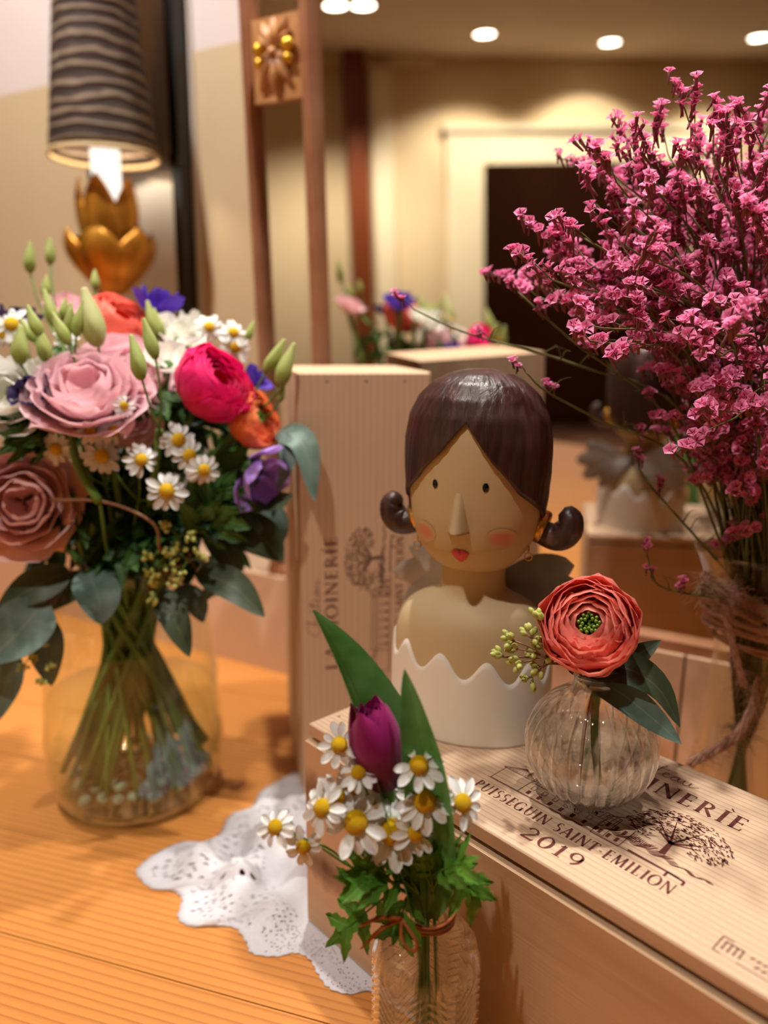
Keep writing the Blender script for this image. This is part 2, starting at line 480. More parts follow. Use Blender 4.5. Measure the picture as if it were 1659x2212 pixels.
M['glass_rib'] = thinglass('ribbed clear glass', (1.0, 1.0, 1.0, 1), 1.22, 0.0, 0.5, 2.6)
M['glass_inner'] = thinglass('clear inner glass', (1.0, 1.0, 1.0, 1), 1.2, 0.0, 0.0, 0.8)
M['water_clear'] = thinglass('clear water', (0.98, 0.99, 0.985, 1), 1.15)
M['glass_bottle'] = thinglass('pressed bottle glass', (0.99, 0.995, 0.98, 1), 1.25, 0.01, 0.5, 1.8)

# ------------------------------------------------------------------ room
WYAW = R(-29.5)
WD = V((cos(WYAW), sin(WYAW), 0))            # along the mirror wall, to the right
WN = V((-sin(WYAW), cos(WYAW), 0))           # away from the viewer
LEDGE_Z, LEDGE_D, WALL_D = 0.152, 0.868, 1.04
def Wp(s, dist, z): return WD * s + WN * dist + V((0, 0, z))
def hit_plane(px, py, dist):
    d = pix(px, py); return CAM + d * ((dist - CAM.dot(WN)) / d.dot(WN))
MLEAN = R(2.5)
MUP = (V((0, 0, 1)) * cos(MLEAN) - WN * sin(MLEAN)).normalized()
MN = WD.cross(MUP)                                    # towards the viewer? fixed below
if MN.dot(WN) < 0: MN = -MN
MO = Wp(0, 0.886, LEDGE_Z)
def on_mirror(px, py):
    d = pix(px, py); p = CAM + d * ((MO - CAM).dot(MN) / d.dot(MN))
    q = p - MO
    return q.dot(WD), q.dot(MUP), p
def mirrored(px, py):
    s, h, p = on_mirror(px, py); d = pix(px, py)
    return p, d - MN * (2 * d.dot(MN))
def refl_z(px, py, z):
    p, d = mirrored(px, py); return p + d * ((z - p.z) / d.z)
B1 = refl_z(800, 120, CEIL_Z); B2 = refl_z(1300, 125, CEIL_Z)
BE = (B2 - B1); BE.z = 0; BE.normalize()              # along the room's back wall
BN = V((BE.y, -BE.x, 0))
if BN.dot(B1) < 0: BN = -BN                           # away from the table
def on_back(px, py):
    p, d = mirrored(px, py); h = p + d * ((B1 - p).dot(BN) / d.dot(BN))
    return (h - B1).dot(BE), h.z
FLOOR_Z = -0.75
def cross2(p, d, q, e):
    den = d.x * e.y - d.y * e.x
    t = ((q.x - p.x) * e.y - (q.y - p.y) * e.x) / den
    return p + d * t
cornerA = cross2(Wp(0, WALL_D, 0), -WD, B1, -BE); cornerA.z = 0
cornerB = Wp(2.6, WALL_D, 0)
cornerD = B1 + BE * 4.6; cornerD.z = 0
cornerC = V((1.3, -5.0, 0))
def wallbox(name, p, q, z0, z1, m, th=0.08, inward=None, parent=None):
    p = V(p); q = V(q); e = (q - p); L = e.length; e.normalize()
    o = V((-e.y, e.x, 0))
    if o.dot(inward) > 0: o = -o                      # outward
    mb = MB()
    c = [(0, 0), (L, 0), (L, th), (0, th)]
    vs_ = [V((p.x, p.y, z)) + e * a + o * b for z in (z0, z1) for a, b in c]
    mb.add(vs_, [(0, 1, 2, 3), (7, 6, 5, 4), (0, 4, 5, 1), (1, 5, 6, 2), (2, 6, 7, 3), (3, 7, 4, 0)])
    ob = mb.build(name, m, parent, smooth=False)
    return ob
mid = V((-0.8, -1.2, 0))
SPLIT_Z = hit_plane(470, 100, WALL_D).z
wm = struct(wallbox('wall_mirror_side', cornerA, cornerB, FLOOR_Z, SPLIT_Z, M['wall'], inward=mid - cornerB))
up = struct(wallbox('wall_mirror_side_upper', cornerA, cornerB, SPLIT_Z, CEIL_Z, M['wall_upper'], inward=mid - cornerB))
struct(wallbox('wall_right', cornerB, cornerC, FLOOR_Z, CEIL_Z, M['cream'], inward=mid - cornerB))
struct(wallbox('wall_front', cornerC, cornerD, FLOOR_Z, CEIL_Z, M['cream'], inward=mid - cornerC))
poly = [cornerA + (cornerA - mid) * 0.1, cornerB + (cornerB - mid) * 0.1, cornerC + (cornerC - mid) * 0.1, cornerD + (cornerD - mid) * 0.1]
for nm, z, m, dz in (('floor', FLOOR_Z, M['floor'], -0.05), ('ceiling', CEIL_Z, M['ceil'], 0.05)):
    mb = MB(); a = [V((p.x, p.y, z)) for p in poly]; b = [V((p.x, p.y, z + dz)) for p in poly]
    mb.add(a + b, [(0, 1, 2, 3), (7, 6, 5, 4)] + [(i, (i + 1) % 4, (i + 1) % 4 + 4, i + 4) for i in range(4)])
    struct(mb.build(nm, m, smooth=False))
# back wall with a cased doorway, seen in the mirror
d0, dz = on_back(1042, 355); d1 = on_back(1500, 355)[0]
def Bp(a, z=0.0): p = B1 + BE * a; return V((p.x, p.y, z))
inw = -BN
bl = struct(wallbox('wall_back', Bp(-5.6), Bp(d0), FLOOR_Z, CEIL_Z, M['cream'], inward=inw))
struct(wallbox('wall_back_over_door', Bp(d0), Bp(d1), dz, CEIL_Z, M['cream'], inward=inw))
struct(wallbox('wall_back_beyond_door', Bp(d1), Bp(4.7), FLOOR_Z, CEIL_Z, M['cream'], inward=inw))
cas = on_back(962, 355)[0]; cz = on_back(1042, 285)[1]
def onback(a0, a1, z0, z1, depth, name, m, parent=None):
    mb = MB()
    vs_ = [Bp(a, z) - BN * t for z in (z0, z1) for a, t in ((a0, 0.0), (a1, 0.0), (a1, depth), (a0, depth))]
    mb.add(vs_, [(0, 1, 2, 3), (7, 6, 5, 4), (0, 4, 5, 1), (1, 5, 6, 2), (2, 6, 7, 3), (3, 7, 4, 0)])
    return mb.build(name, m, parent, smooth=False)
w = d0 - cas
door = onback(cas, d0, FLOOR_Z, cz, 0.03, 'door_1', M['trimcream']); struct(door)
onback(d0, d1, dz, cz, 0.03, 'casing', M['trimcream'], door)
onback(d1, d1 + w, FLOOR_Z, cz, 0.03, 'casing', M['trimcream'], door)
onback(cas - 0.02, d1 + w + 0.02, cz, cz + 0.04, 0.05, 'cornice', M['trimcream'], door)
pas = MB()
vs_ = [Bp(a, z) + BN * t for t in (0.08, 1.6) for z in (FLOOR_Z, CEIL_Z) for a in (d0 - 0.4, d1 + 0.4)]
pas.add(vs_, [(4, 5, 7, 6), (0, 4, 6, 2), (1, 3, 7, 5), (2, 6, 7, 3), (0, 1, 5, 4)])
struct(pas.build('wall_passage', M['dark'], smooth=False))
hl_ = bpy.data.lights.new('passage_fill', 'POINT'); hl_.energy = 5.0; hl_.color = (1, .8, .6); hl_.shadow_soft_size = .1  # fill light added so the doorway does not go black
hlo = bpy.data.objects.new('passage_fill', hl_); col.objects.link(hlo); hlo.location = Bp((d0 + d1) / 2 + .3, CEIL_Z - .25) + BN * .7
c0 = on_back(744, 300)[0]; c1 = on_back(787, 300)[0]
struct(onback(c0, c1, FLOOR_Z, CEIL_Z - 0.001, 0.12, 'trim_column', M['mahogany']))
c0 = on_back(800, 300)[0]; c1 = on_back(845, 300)[0]
struct(onback(c0, c1, FLOOR_Z, CEIL_Z - 0.001, 0.05, 'trim_pilaster', M['trimcream']))
struct(onback(-5.0, cas - 0.05, CEIL_Z - 0.06, CEIL_Z - 0.001, 0.05, 'trim_cornice', M['trimcream']))

# ledge under the mirror: two boxed boards meeting at a joint
led = None
js = hit_plane(1482, 1400, LEDGE_D).dot(WD)
for a, b in ((-2.2, js - 0.0015), (js + 0.0015, 1.9)):
    mb = MB()
    vs_ = [Wp(s, d, z) for z in (0.0005, LEDGE_Z) for s, d in ((a, LEDGE_D), (b, LEDGE_D), (b, WALL_D - 0.001), (a, WALL_D - 0.001))]
    mb.add(vs_, [(0, 1, 2, 3), (7, 6, 5, 4), (0, 4, 5, 1), (1, 5, 6, 2), (2, 6, 7, 3), (3, 7, 4, 0)])
    if led is None: led = struct(mb.build('trim_ledge', M['ledge'], smooth=False))
    else: mb.build('ledge_board', M['ledge'], led, smooth=False)

# ------------------------------------------------------------------ table with separate boards
TY = R(-17)
tab = thing('pine_table', 'honey coloured pine table carrying the crates and vases', 'table', M=Matrix.Rotation(TY, 4, 'Z'))
random.seed(4)
nb = 17; bw = 0.118
for i in range(nb):
    y0 = -0.62 + i * bw
    mb = MB(); g = 0.0006
    L0, L1 = -1.6, 1.35
    # clip each board against the ledge line
    pts = []
    n_ = WN; lim = LEDGE_D + 0.03
    c_, s_ = cos(TY), sin(TY)
    quad = [V((L0, y0 + g, 0)), V((L1, y0 + g, 0)), V((L1, y0 + bw - g, 0)), V((L0, y0 + bw - g, 0))]
    def dd(p): return (p.x * c_ - p.y * s_) * n_.x + (p.x * s_ + p.y * c_) * n_.y - lim
    out = []
    for k in range(4):
        a, b = quad[k], quad[(k + 1) % 4]
        if dd(a) <= 0: out.append(a)
        if dd(a) * dd(b) < 0: out.append(a.lerp(b, dd(a) / (dd(a) - dd(b))))
    if len(out) < 3: continue
    k = len(out)
    mb.add([p + V((0, 0, 0.0)) for p in out] + [p - V((0, 0, 0.03)) for p in out],
           [tuple(range(k)), tuple(range(2 * k - 1, k - 1, -1))] + [(j, j + k, (j + 1) % k + k, (j + 1) % k) for j in range(k)])
    mb.build('board', M['pine'], tab, smooth=False)
for x, y in ((-1.0, -0.5), (1.2, -0.5), (1.2, 0.4), (-1.0, 0.4)):
    MB().box((x, y, -0.39), (0.08, 0.08, 0.72)).build('leg', M['pine'], tab, smooth=False)
MB().box((0.1, -0.05, -0.07), (2.3, 1.0, 0.08)).build('apron', M['pine'], tab, smooth=False)

# ------------------------------------------------------------------ downlights
def downlight(p, label, aim, power, cone, group):
    t = thing('ceiling_downlight', label, 'light', (p.x, p.y, CEIL_Z), group=group)
    MB().lathe([(0.05, -0.001), (0.062, -0.001), (0.062, -0.008), (0.05, -0.006)], 24, closed_ring=True).build('ring', M['fixture'], t)
    MB().lathe([(0.0, -0.004), (0.05, -0.004), (0.05, -0.002), (0, -0.002)], 24).build('lens', M['downlight'], t)
    ld = bpy.data.lights.new('downlight_beam', 'SPOT')
    ld.energy = power; ld.color = (1.0, 0.96, 0.90); ld.spot_size = R(cone); ld.spot_blend = 0.6; ld.shadow_soft_size = 0.022
    lo = bpy.data.objects.new('downlight_beam', ld); col.objects.link(lo)
    lo.parent = t; lo.location = (0, 0, -0.02)
    dv = (V(aim) - V((p.x, p.y, CEIL_Z - 0.02)))
    lo.rotation_euler = dv.to_track_quat('-Z', 'Y').to_euler()
for i, (px, py) in enumerate(((725, 10), (785, 10), (1047, 72), (1318, 90), (1640, 80))):
    p = refl_z(px, py, CEIL_Z)
    downlight(p, 'small round ceiling downlight, %s seen in the mirror' % ('leftmost of five', 'second from left', 'middle one of five', 'fourth from left', 'rightmost of five')[i],
              (p.x, p.y, 0), 52, 130, 'ceiling downlights')
for (xy, aim, pw, cone) in KEYS:
    downlight(V((xy[0], xy[1], 0)), 'round unseen ceiling downlight above the picture, over the table or added for the wall', aim, pw, cone, 'ceiling downlights above the table')

# ------------------------------------------------------------------ leaning wall mirror with double post frame
s_a = on_mirror(545, 400)[0]; s_b = on_mirror(569, 400)[0]
s_c = on_mirror(667, 400)[0]; s_d = on_mirror(697, 400)[0]
MIR_H, MIR_R = 1.3, 1.25
MM = frame_xy(MO, WD, MUP)
if MM.to_3x3().col[2].dot(WN) > 0: pass
mir = thing('wall_mirror', 'tall wood framed mirror on the ledge with twin posts and a carved leaf block', 'mirror', M=MM)
# local axes: x along the wall, y up the glass, z towards the viewer or away; zs picks the viewer's side
zs = -1.0 if MM.to_3x3().col[2].dot(WN) > 0 else 1.0
def mbx(x0, x1, y0, y1, z0, z1):
    return MB().box(((x0 + x1) / 2, (y0 + y1) / 2, zs * (z0 + z1) / 2), (x1 - x0, y1 - y0, abs(z1 - z0)))
mbx(s_d, MIR_R, 0.012, MIR_H, -0.004, 0.0).build('mirror_glass', M['mirror'], mir, smooth=False)
mbx(s_b, s_c, 0.012, MIR_H, -0.004, 0.0).build('side_glass', M['mirror'], mir, smooth=False)
def post(x0, x1, name):
    # rounded moulding
    mb = MB(); w = (x1 - x0)
    prof = [(x0, 0.0), (x0 + w * 0.08, 0.010), (x0 + w * 0.28, 0.0145), (x0 + w * 0.5, 0.012), (x0 + w * 0.72, 0.016), (x0 + w * 0.92, 0.010), (x1, 0.0)]
    k = len(prof); vs_ = []
    for y in (0.0, MIR_H): vs_ += [V((x, y, zs * z)) for x, z in prof]
    mb.add(vs_, [(i, i + 1, i + 1 + k, i + k) for i in range(k - 1)] + [tuple(range(k)), tuple(range(k, 2 * k))])
    return mb.build(name, M['frame'], mir, smooth=False)
post(s_a, s_b, 'post'); post(s_c, s_d, 'post')
post(MIR_R, MIR_R + 0.02, 'post')
mbx(s_a, MIR_R + 0.02, -0.0005, 0.014, -0.004, 0.012).build('bottom_rail', M['frame'], mir, smooth=False)
mbx(s_a, MIR_R + 0.02, MIR_H, MIR_H + 0.03, -0.004, 0.014).build('top_rail', M['frame'], mir, smooth=False)
mbx(s_a, MIR_R + 0.02, 0.0, MIR_H + 0.02, -0.02, -0.005).build('back_board', M['frame'], mir, smooth=False)
# carved block between the posts
ox = (s_b + s_c) / 2; ow = (s_c - s_b)
oy1 = on_mirror(600, 38)[1]; oy0 = on_mirror(604, 222)[1]; oyc = on_mirror(596, 118)[1]
orn = mbx(s_b, s_c, oy0, oy1, 0.0, 0.008).build('carved_block', M['carved'], mir, smooth=False)
def acanth(ang, ln, wd, lift, name, m):
    mb = MB()
    def f(u, v):
        a = (u - 0.5) * 2
        wv = wd * (sin(PI * min(1, v * 0.9 + 0.1)) ** 0.6) * (1 - 0.25 * v)
        x = a * wv; y = v * ln
        z = 0.008 + lift * (sin(PI * v) * 0.8 + 0.25) * (1 - 0.75 * a * a) + 0.0012 * cos(a * 9)
        return (ox + x * cos(ang) - y * sin(ang), oyc + x * sin(ang) + y * cos(ang), zs * z)
    mb.grid(f, 8, 8)
    return mb.build(name, m, orn)
hh = oy1 - oyc; hl = oyc - oy0
for a, l, w_ in ((0, hh * .95, .008), (R(28), hh * 1.02, .007), (R(-28), hh * 1.02, .007), (R(52), hh * .8, .007), (R(-52), hh * .8, .007)):
    acanth(a, l, w_, 0.010, 'carved_leaf', M['carved'])
for a, l, w_ in ((PI, hl * .95, .010), (PI + R(30), hl * .9, .008), (PI - R(30), hl * .9, .008), (PI + R(58), hl * .55, .007), (PI - R(58), hl * .55, .007)):
    acanth(a, l, w_, 0.011, 'carved_leaf', M['carved'])
for sx_ in (-1, 1):
    for k, (dy, rr_) in enumerate(((0.004, .0085), (-0.011, .007))):
        MB().lathe([(rr_ * sin(t), rr_ * 0.8 * cos(t)) for t in [PI * i / 8 for i in range(9)]], 14, M=Matrix.Translation((ox + sx_ * ow * 0.30, oyc + dy, zs * 0.014))).build('gilt_berry', M['gold'], orn)
MB().lathe([(0.006 * sin(t), 0.006 * cos(t)) for t in [PI * i / 8 for i in range(9)]], 14, M=Matrix.Translation((ox, oyc - 0.002, zs * 0.016))).build('boss', M['carved'], orn)

# ------------------------------------------------------------------ black framed glass panel behind the lamp, and a white moulding
p0 = hit_plane(362, 200, 1.003); p1 = hit_plane(185, 200, 1.0)
xa = p1.dot(WD); xb = p0.dot(WD)
pan = thing('black_framed_mirror', 'narrow black framed mirror standing on the ledge behind the lamp', 'mirror', Wp(xb, 1.0, LEDGE_Z), M=Matrix.Translation(Wp(xb, 1.018, LEDGE_Z)) @ Matrix.Rotation(WYAW, 4, 'Z'))
pw_ = xb - xa
MB().box((0.009, 0, 0.68), (0.018, 0.03, 1.36)).build('frame_stile', M['black'], pan, smooth=False)
MB().box((-pw_, 0, 0.68), (0.026, 0.03, 1.36)).build('frame_stile', M['black'], pan, smooth=False)
MB().box((-pw_ / 2, 0, 0.013), (pw_ - 0.026, 0.03, 0.026)).build('frame_rail', M['black'], pan, smooth=False)
MB().box((-pw_ / 2, 0, 1.347), (pw_ - 0.026, 0.03, 0.026)).build('frame_rail', M['black'], pan, smooth=False)
MB().box((-pw_ / 2, 0.004, 0.68), (pw_ - 0.026, 0.004, 1.308)).build('glass', M['painted_reflection'], pan, smooth=False)
MB().box((0.012, -0.012, hit_plane(385, 345, 1.0).z - LEDGE_Z), (0.02, 0.02, 0.02)).build('latch', M['black'], pan, smooth=False)
q0 = hit_plane(388, 200, WALL_D).dot(WD); q1 = hit_plane(424, 200, WALL_D).dot(WD)
mb = MB()
for k in range(3):
    a = q0 + (q1 - q0) * k / 3
    mb.box(tuple(Wp(a + (q1 - q0) / 6, WALL_D - 0.008, (LEDGE_Z + CEIL_Z) / 2)), ((q1 - q0) / 3 * 0.8, 0.0145 - 0.004 * k, CEIL_Z - LEDGE_Z - 0.01))
mb2 = MB()
for k in range(3):
    a = q0 + (q1 - q0) * (k + 0.5) / 3; hw = (q1 - q0) / 6 * 0.85; th = 0.018 - 0.005 * k
    vs_ = [Wp(a + x, WALL_D - t, z) for z in (LEDGE_Z + .001, CEIL_Z - .001) for x, t in ((-hw, 0.0), (hw, 0.0), (hw * .6, th), (-hw * .6, th))]
    mb2.add(vs_, [(0, 1, 2, 3), (7, 6, 5, 4), (0, 4, 5, 1), (1, 5, 6, 2), (2, 6, 7, 3), (3, 7, 4, 0)])
struct(mb2.build('trim_moulding', M['whitepanel'], smooth=False))

# ------------------------------------------------------------------ lamp with gold lotus
LD = 0.918
lc = hit_plane(238, 500, LD)
zc = (lc - CAM).dot(FW)
lp = thing('lotus_lamp', 'table lamp with dark crinkled shade over a gold lotus of petals', 'lamp', (lc.x, lc.y, LEDGE_Z))
def lz(py): return hit_plane(238, py, LD).z - LEDGE_Z
pxm = zc / F_PX
zb, zt_ = lz(338), lz(338) + 0.33
rb, rt_ = 112 * pxm, 66 * pxm
prof = [(rb + (rt_ - rb) * i / 16, zb + (zt_ - zb) * i / 16) for i in range(17)]
sh = MB().lathe(prof + [(r_ - 0.002, z) for r_, z in reversed(prof)], 48, closed_ring=True).build('lamp_shade', M['shade'], lp)
MB().lathe([(rb + 0.0005, zb - 0.004), (rb + 0.002, zb - 0.002), (rb + 0.001, zb + 0.004), (rb - 0.0025, zb + 0.003), (rb - 0.0025, zb - 0.003)], 48, closed_ring=True).build('shade_trim', M['shade_trim'], sh)
MB().lathe([(0.0, lz(455)), (0.016, lz(452)), (0.022, lz(430)), (0.0225, lz(300)), (0.0, lz(295))], 24).build('frosted_glass', M['lampglow'], lp)
MB().lathe([(0.0, 0.0), (0.045, 0.0), (0.045, 0.012), (0.02, 0.022), (0.011, 0.05), (0.011, lz(640)), (0.02, lz(620)), (0.0, lz(615))], 24).build('base', M['goldleaf'], lp)
def lotus(ang, z0, z1, r0, r1, wid, tipr, name='gold_petal'):
    mb = MB()
    def f(u, v):
        a = (u - 0.5) * 2
        wv = wid * (sin(PI * (0.12 + 0.88 * v) ** 0.9) ** 0.8 if v < 0.999 else 0.0)
        rad = r0 + (r1 - r0) * sin(v * PI * 0.62) + (tipr - r1) * v ** 4
        rad -= 0.25 * wv * a * a
        th = ang + a * wv / max(rad, 0.012)
        return (rad * cos(th), rad * sin(th), z0 + (z1 - z0) * v)
    mb.grid(f, 8, 12)
    o = mb.build(name, M['goldleaf'], lp)
    sol = o.modifiers.new('thickness', 'SOLIDIFY'); sol.thickness = 0.0015
    return o
face = math.atan2(-lc.y, -lc.x)
for k in range(6):
    lotus(face + R(-18) + k * PI / 3, lz(640), lz(495), 0.016, 0.074, 0.050, 0.070)
for k in range(5):
    lotus(face + R(-22) + k * 2 * PI / 5, lz(610), lz(380), 0.016, 0.054, 0.040, 0.044)
pl = bpy.data.lights.new('lamp_glow', 'POINT'); pl.energy = 1.6; pl.color = (1, .82, .6); pl.shadow_soft_size = 0.02
plo = bpy.data.objects.new('lamp_glow', pl); col.objects.link(plo); plo.parent = lp; plo.location = (0, 0, zb + 0.06)

# ------------------------------------------------------------------ lettering for the crates
def glyph(ch):
    T, t = 0.17, 0.075
    S = lambda x, y, w=0.2: ('l', x - w / 2, y, x + w / 2, y, 0.045)
    if ch == 'I': return 0.34, [('l', .17, 0, .17, 1, T), S(.17, .02, .3), S(.17, .98, .3)]
    if ch == 'L': return 0.62, [('l', .17, 0, .17, 1, T), S(.17, .98, .3), ('l', .05, .03, .56, .03, .06), ('l', .56, .0, .58, .2, .06)]
    if ch == 'E': return 0.62, [('l', .17, 0, .17, 1, T), ('l', .04, .03, .52, .03, .06), ('l', .04, .97, .5, .97, .06), ('l', .2, .52, .46, .52, .06), ('l', .52, 0, .56, .17, .06), ('l', .5, 1, .52, .85, .06), ('l', .46, .45, .46, .6, .05)]
    if ch == 'T': return 0.7, [('l', .35, 0, .35, 1, T), S(.35, .02, .3), ('l', .03, .96, .67, .96, .07), ('l', .03, 1, .02, .8, .06), ('l', .67, 1, .68, .8, .06)]
    if ch == 'A': return 0.84, [('l', .08, 0, .42, 1, t), ('l', .42, 1.02, .76, 0, T), ('l', .2, .33, .62, .33, .06), S(.08, .02, .22), S(.76, .02, .26)]
    if ch == 'N': return 0.88, [('l', .12, 0, .12, 1, t), ('l', .12, 1, .76, 0, T), ('l', .76, 0, .76, 1, t), S(.12, .02, .24), S(.08, .98, .2), S(.76, .98, .24)]
    if ch == 'M': return 1.05, [('l', .1, 0, .18, 1, t), ('l', .18, 1, .5, .05, T), ('l', .5, .05, .84, 1, t), ('l', .84, 1, .93, 0, T), S(.1, .02, .22), S(.93, .02, .26)]
    if ch == 'O': return 0.95, [('a', .47, .5, .40, .49, 0, 360, T, t)]
    if ch == '0': return 0.62, [('a', .31, .5, .25, .49, 0, 360, T, t)]
    if ch == 'R': return 0.76, [('l', .17, 0, .17, 1, T), S(.17, .02, .3), ('l', .05, .97, .3, .97, .06), ('a', .28, .74, .26, .23, -90, 90, T * .9, .06), ('l', .34, .5, .72, .02, T * .85)]
    if ch == 'P': return 0.64, [('l', .17, 0, .17, 1, T), S(.17, .02, .3), ('l', .05, .97, .3, .97, .06), ('a', .28, .72, .26, .25, -90, 90, T * .9, .06)]
    if ch == 'U': return 0.84, [('l', .16, .35, .16, 1, T), ('a', .42, .36, .26, .36, 180, 360, T * .6, .07), ('l', .68, .35, .68, 1, t), S(.16, .98, .28), S(.68, .98, .24)]
    if ch == 'S': return 0.58, [('a', .29, .745, .2, .23, 40, 265, .12, .07), ('a', .29, .265, .22, .25, -130, 90, .14, .07)]
    if ch == 'G': return 0.9, [('a', .46, .5, .40, .49, 45, 330, T, t), ('l', .76, .05, .76, .42, T * .8), S(.74, .42, .3)]
    if ch == '-': return 0.42, [('l', .08, .42, .34, .42, .07)]
    if ch == '1': return 0.46, [('l', .24, 0, .24, 1, T), S(.24, .02, .36), ('l', .08, .8, .24, .97, .07)]
    if ch == '2': return 0.62, [('a', .3, .72, .22, .27, -20, 170, .14, .06), ('l', .5, .6, .08, .08, .09), ('l', .04, .06, .58, .06, .13), ('l', .57, .03, .6, .2, .06)]
    if ch == '9': return 0.62, [('a', .3, .68, .23, .30, 0, 360, .14, .07), ('a', .16, .56, .38, .56, -70, 20, .13, .1)]
    if ch == '`': return 0.0, [('l', -.30, 1.28, -.14, 1.1, .07)]
    return 0.4, []
class Print:
    """flat ink shapes in lid coordinates (u along the board, v across it)"""
    def __init__(self, z): self.mb = MB(); self.z = z
    def quad(self, pts): self.mb.poly([V((x, y, self.z)) for x, y in pts])
    def line(self, x0, y0, x1, y1, w, w1=None):
        dx, dy = x1 - x0, y1 - y0; L = math.hypot(dx, dy) or 1e-9
        nx, ny = -dy / L / 2, dx / L / 2
        w1 = w if w1 is None else w1
        self.quad([(x0 + nx * w, y0 + ny * w), (x0 - nx * w, y0 - ny * w), (x1 - nx * w1, y1 - ny * w1), (x1 + nx * w1, y1 + ny * w1)])
    def path(self, pts, w):
        for a, b in zip(pts, pts[1:]): self.line(a[0], a[1], b[0], b[1], w)
    def text(self, s, u0, u1, v, cap, slant=0.0):
        adv = []; x = 0
        for ch in s:
            w, st = glyph(ch)
            adv.append((x, st)); x += w + (0.16 if w else 0) + (0.0)
        tot = x - 0.16
        kx = (u1 - u0) / tot
        for x0, st in adv:
            for q in st:
                if q[0] == 'l':
                    _, a, b, c, d, w = q
                    self.line(u0 + (x0 + a) * kx + b * cap * slant, v + b * cap, u0 + (x0 + c) * kx + d * cap * slant, v + d * cap, w * (kx + cap) / 2)
                else:
                    _, cx, cy, rx, ry, a0, a1, w0, w1 = q
                    n = max(6, int(abs(a1 - a0) / 15)); pv = None
                    for i in range(n + 1):
                        a = R(a0 + (a1 - a0) * i / n)
                        wv = w1 + (w0 - w1) * abs(cos(a)) ** 1.5
                        p = (u0 + (x0 + cx + rx * cos(a)) * kx, v + (cy + ry * sin(a)) * cap, wv * (kx + cap) / 2)
                        if pv: self.line(pv[0], pv[1], p[0], p[1], pv[2], p[2])
                        pv = p
def crate_print(z):
    P = Print(z)
    rnd = random.Random(11)
    P.text('LA MOINERI`E', 0.158, 0.302, 0.1205, 0.0165)
    P.text('PUISSEGUIN SAINT-EMILION', 0.150, 0.299, 0.0315, 0.0105)
    P.text('2019', 0.207, 0.250, 0.0115, 0.0125)
    # handwritten chateau
    def hw(pts): P.path([(0.196 + x * 0.0135, 0.1435 + y * 0.0135) for x, y in [tuple(q)[:2] for q in smoothpath([(a, b, 0) for a, b in pts], len(pts) * 5)]], 0.00055)
    hw([(1.0, 1.15), (0.6, 1.3), (0.15, .8), (0.1, .2), (0.5, .02), (0.9, .3)])
    hw([(.9, .3), (1.25, 1.25), (1.1, 1.2), (1.1, .05), (1.3, .5), (1.45, .4), (1.5, .05), (1.7, .15)])
    hw([(1.7, .15), (2.05, .5), (1.8, .45), (1.75, .1), (2.0, .1), (2.1, .5), (2.12, .08), (2.35, .2)])
    hw([(2.35, .2), (2.65, 1.1), (2.5, .9), (2.5, .1), (2.75, .2)]); hw([(2.3, .72), (2.95, .8)])
    hw([(2.75, .2), (3.1, .4), (2.95, .52), (2.85, .2), (3.05, .03), (3.3, .25)])
    hw([(3.3, .25), (3.65, .5), (3.4, .45), (3.35, .1), (3.6, .1), (3.7, .5), (3.72, .08), (3.95, .3)])
    hw([(3.95, .3), (4.0, .5), (4.02, .1), (4.25, .1), (4.35, .5), (4.38, .08), (4.8, .35)])
    hw([(1.9, .75), (2.05, .95), (2.2, .75)])
    # spreading tree
    cu, cv = 0.277, 0.0905
    for k in range(560):
        a = rnd.uniform(0, 2 * PI); r = math.sqrt(rnd.random())
        x = cu + cos(a) * r * 0.034; y = cv + sin(a) * r * 0.0215
        if y < cv - 0.010 and abs(x - cu) < 0.012: continue
        y -= 0.25 * (abs(x - cu) / 0.034) ** 2 * 0.02
        ang = (x - cu) * -22 + rnd.uniform(-.5, .5); l = rnd.uniform(0.0012, 0.0032)
        P.line(x - cos(ang) * l / 2, y - sin(ang) * l / 2, x + cos(ang) * l / 2, y + sin(ang) * l / 2, rnd.uniform(0.0006, 0.0015), 0.0005)
    P.line(cu + .001, 0.062, cu, 0.078, 0.0042, 0.0028)
    for x, y in ((-.018, .094), (-.008, .1), (.010, .1), (.021, .092), (.016, .082), (-.014, .084)):
        P.line(cu, 0.075, cu + x * .6, 0.075 + (y - .075) * .6, 0.0018, 0.0011); P.line(cu + x * .6, 0.075 + (y - .075) * .6, cu + x, y, 0.0010, 0.0005)
    # hatched slope under the tree
    for k in range(70):
        x = 0.240 + 0.070 * k / 70; h = 0.0075 * sin(PI * min(1, k / 60 + 0.12)) + 0.0008
        y = 0.0575 + 0.0012 * sin(k * .5)
        P.line(x, y, x + 0.004, y + h * rnd.uniform(.7, 1), 0.0006, 0.0004)
    # stone house front with towers
    def rect(u0, v0, u1, v1, w=0.0005): P.path([(u0, v0), (u1, v0), (u1, v1), (u0, v1), (u0, v0)], w)
    rect(0.152, 0.050, 0.176, 0.068); P.path([(0.150, 0.068), (0.164, 0.0775), (0.178, 0.068), (0.150, 0.068)], 0.0006)
    for k in range(9): P.line(0.151 + k * .003, 0.0685, 0.164, 0.077, 0.0003)
    rect(0.176, 0.050, 0.244, 0.066); rect(0.176, 0.066, 0.244, 0.0745)
    for k in range(26): P.line(0.177 + k * .0026, 0.0662, 0.178 + k * .0026, 0.074, 0.0004)
    for k in range(7):
        x = 0.181 + k * 0.009
        rect(x, 0.0585, x + .003, 0.0635, .0004); P.line(x + .0015, 0.052, x + .0015, 0.0565, 0.0026)
    rect(0.236, 0.048, 0.256, 0.071); P.path([(0.234, 0.071), (0.246, 0.080), (0.258, 0.071)], 0.0008)
    for k in range(3): P.line(0.240 + k * .006, 0.061, 0.240 + k * .006, 0.066, 0.0022)
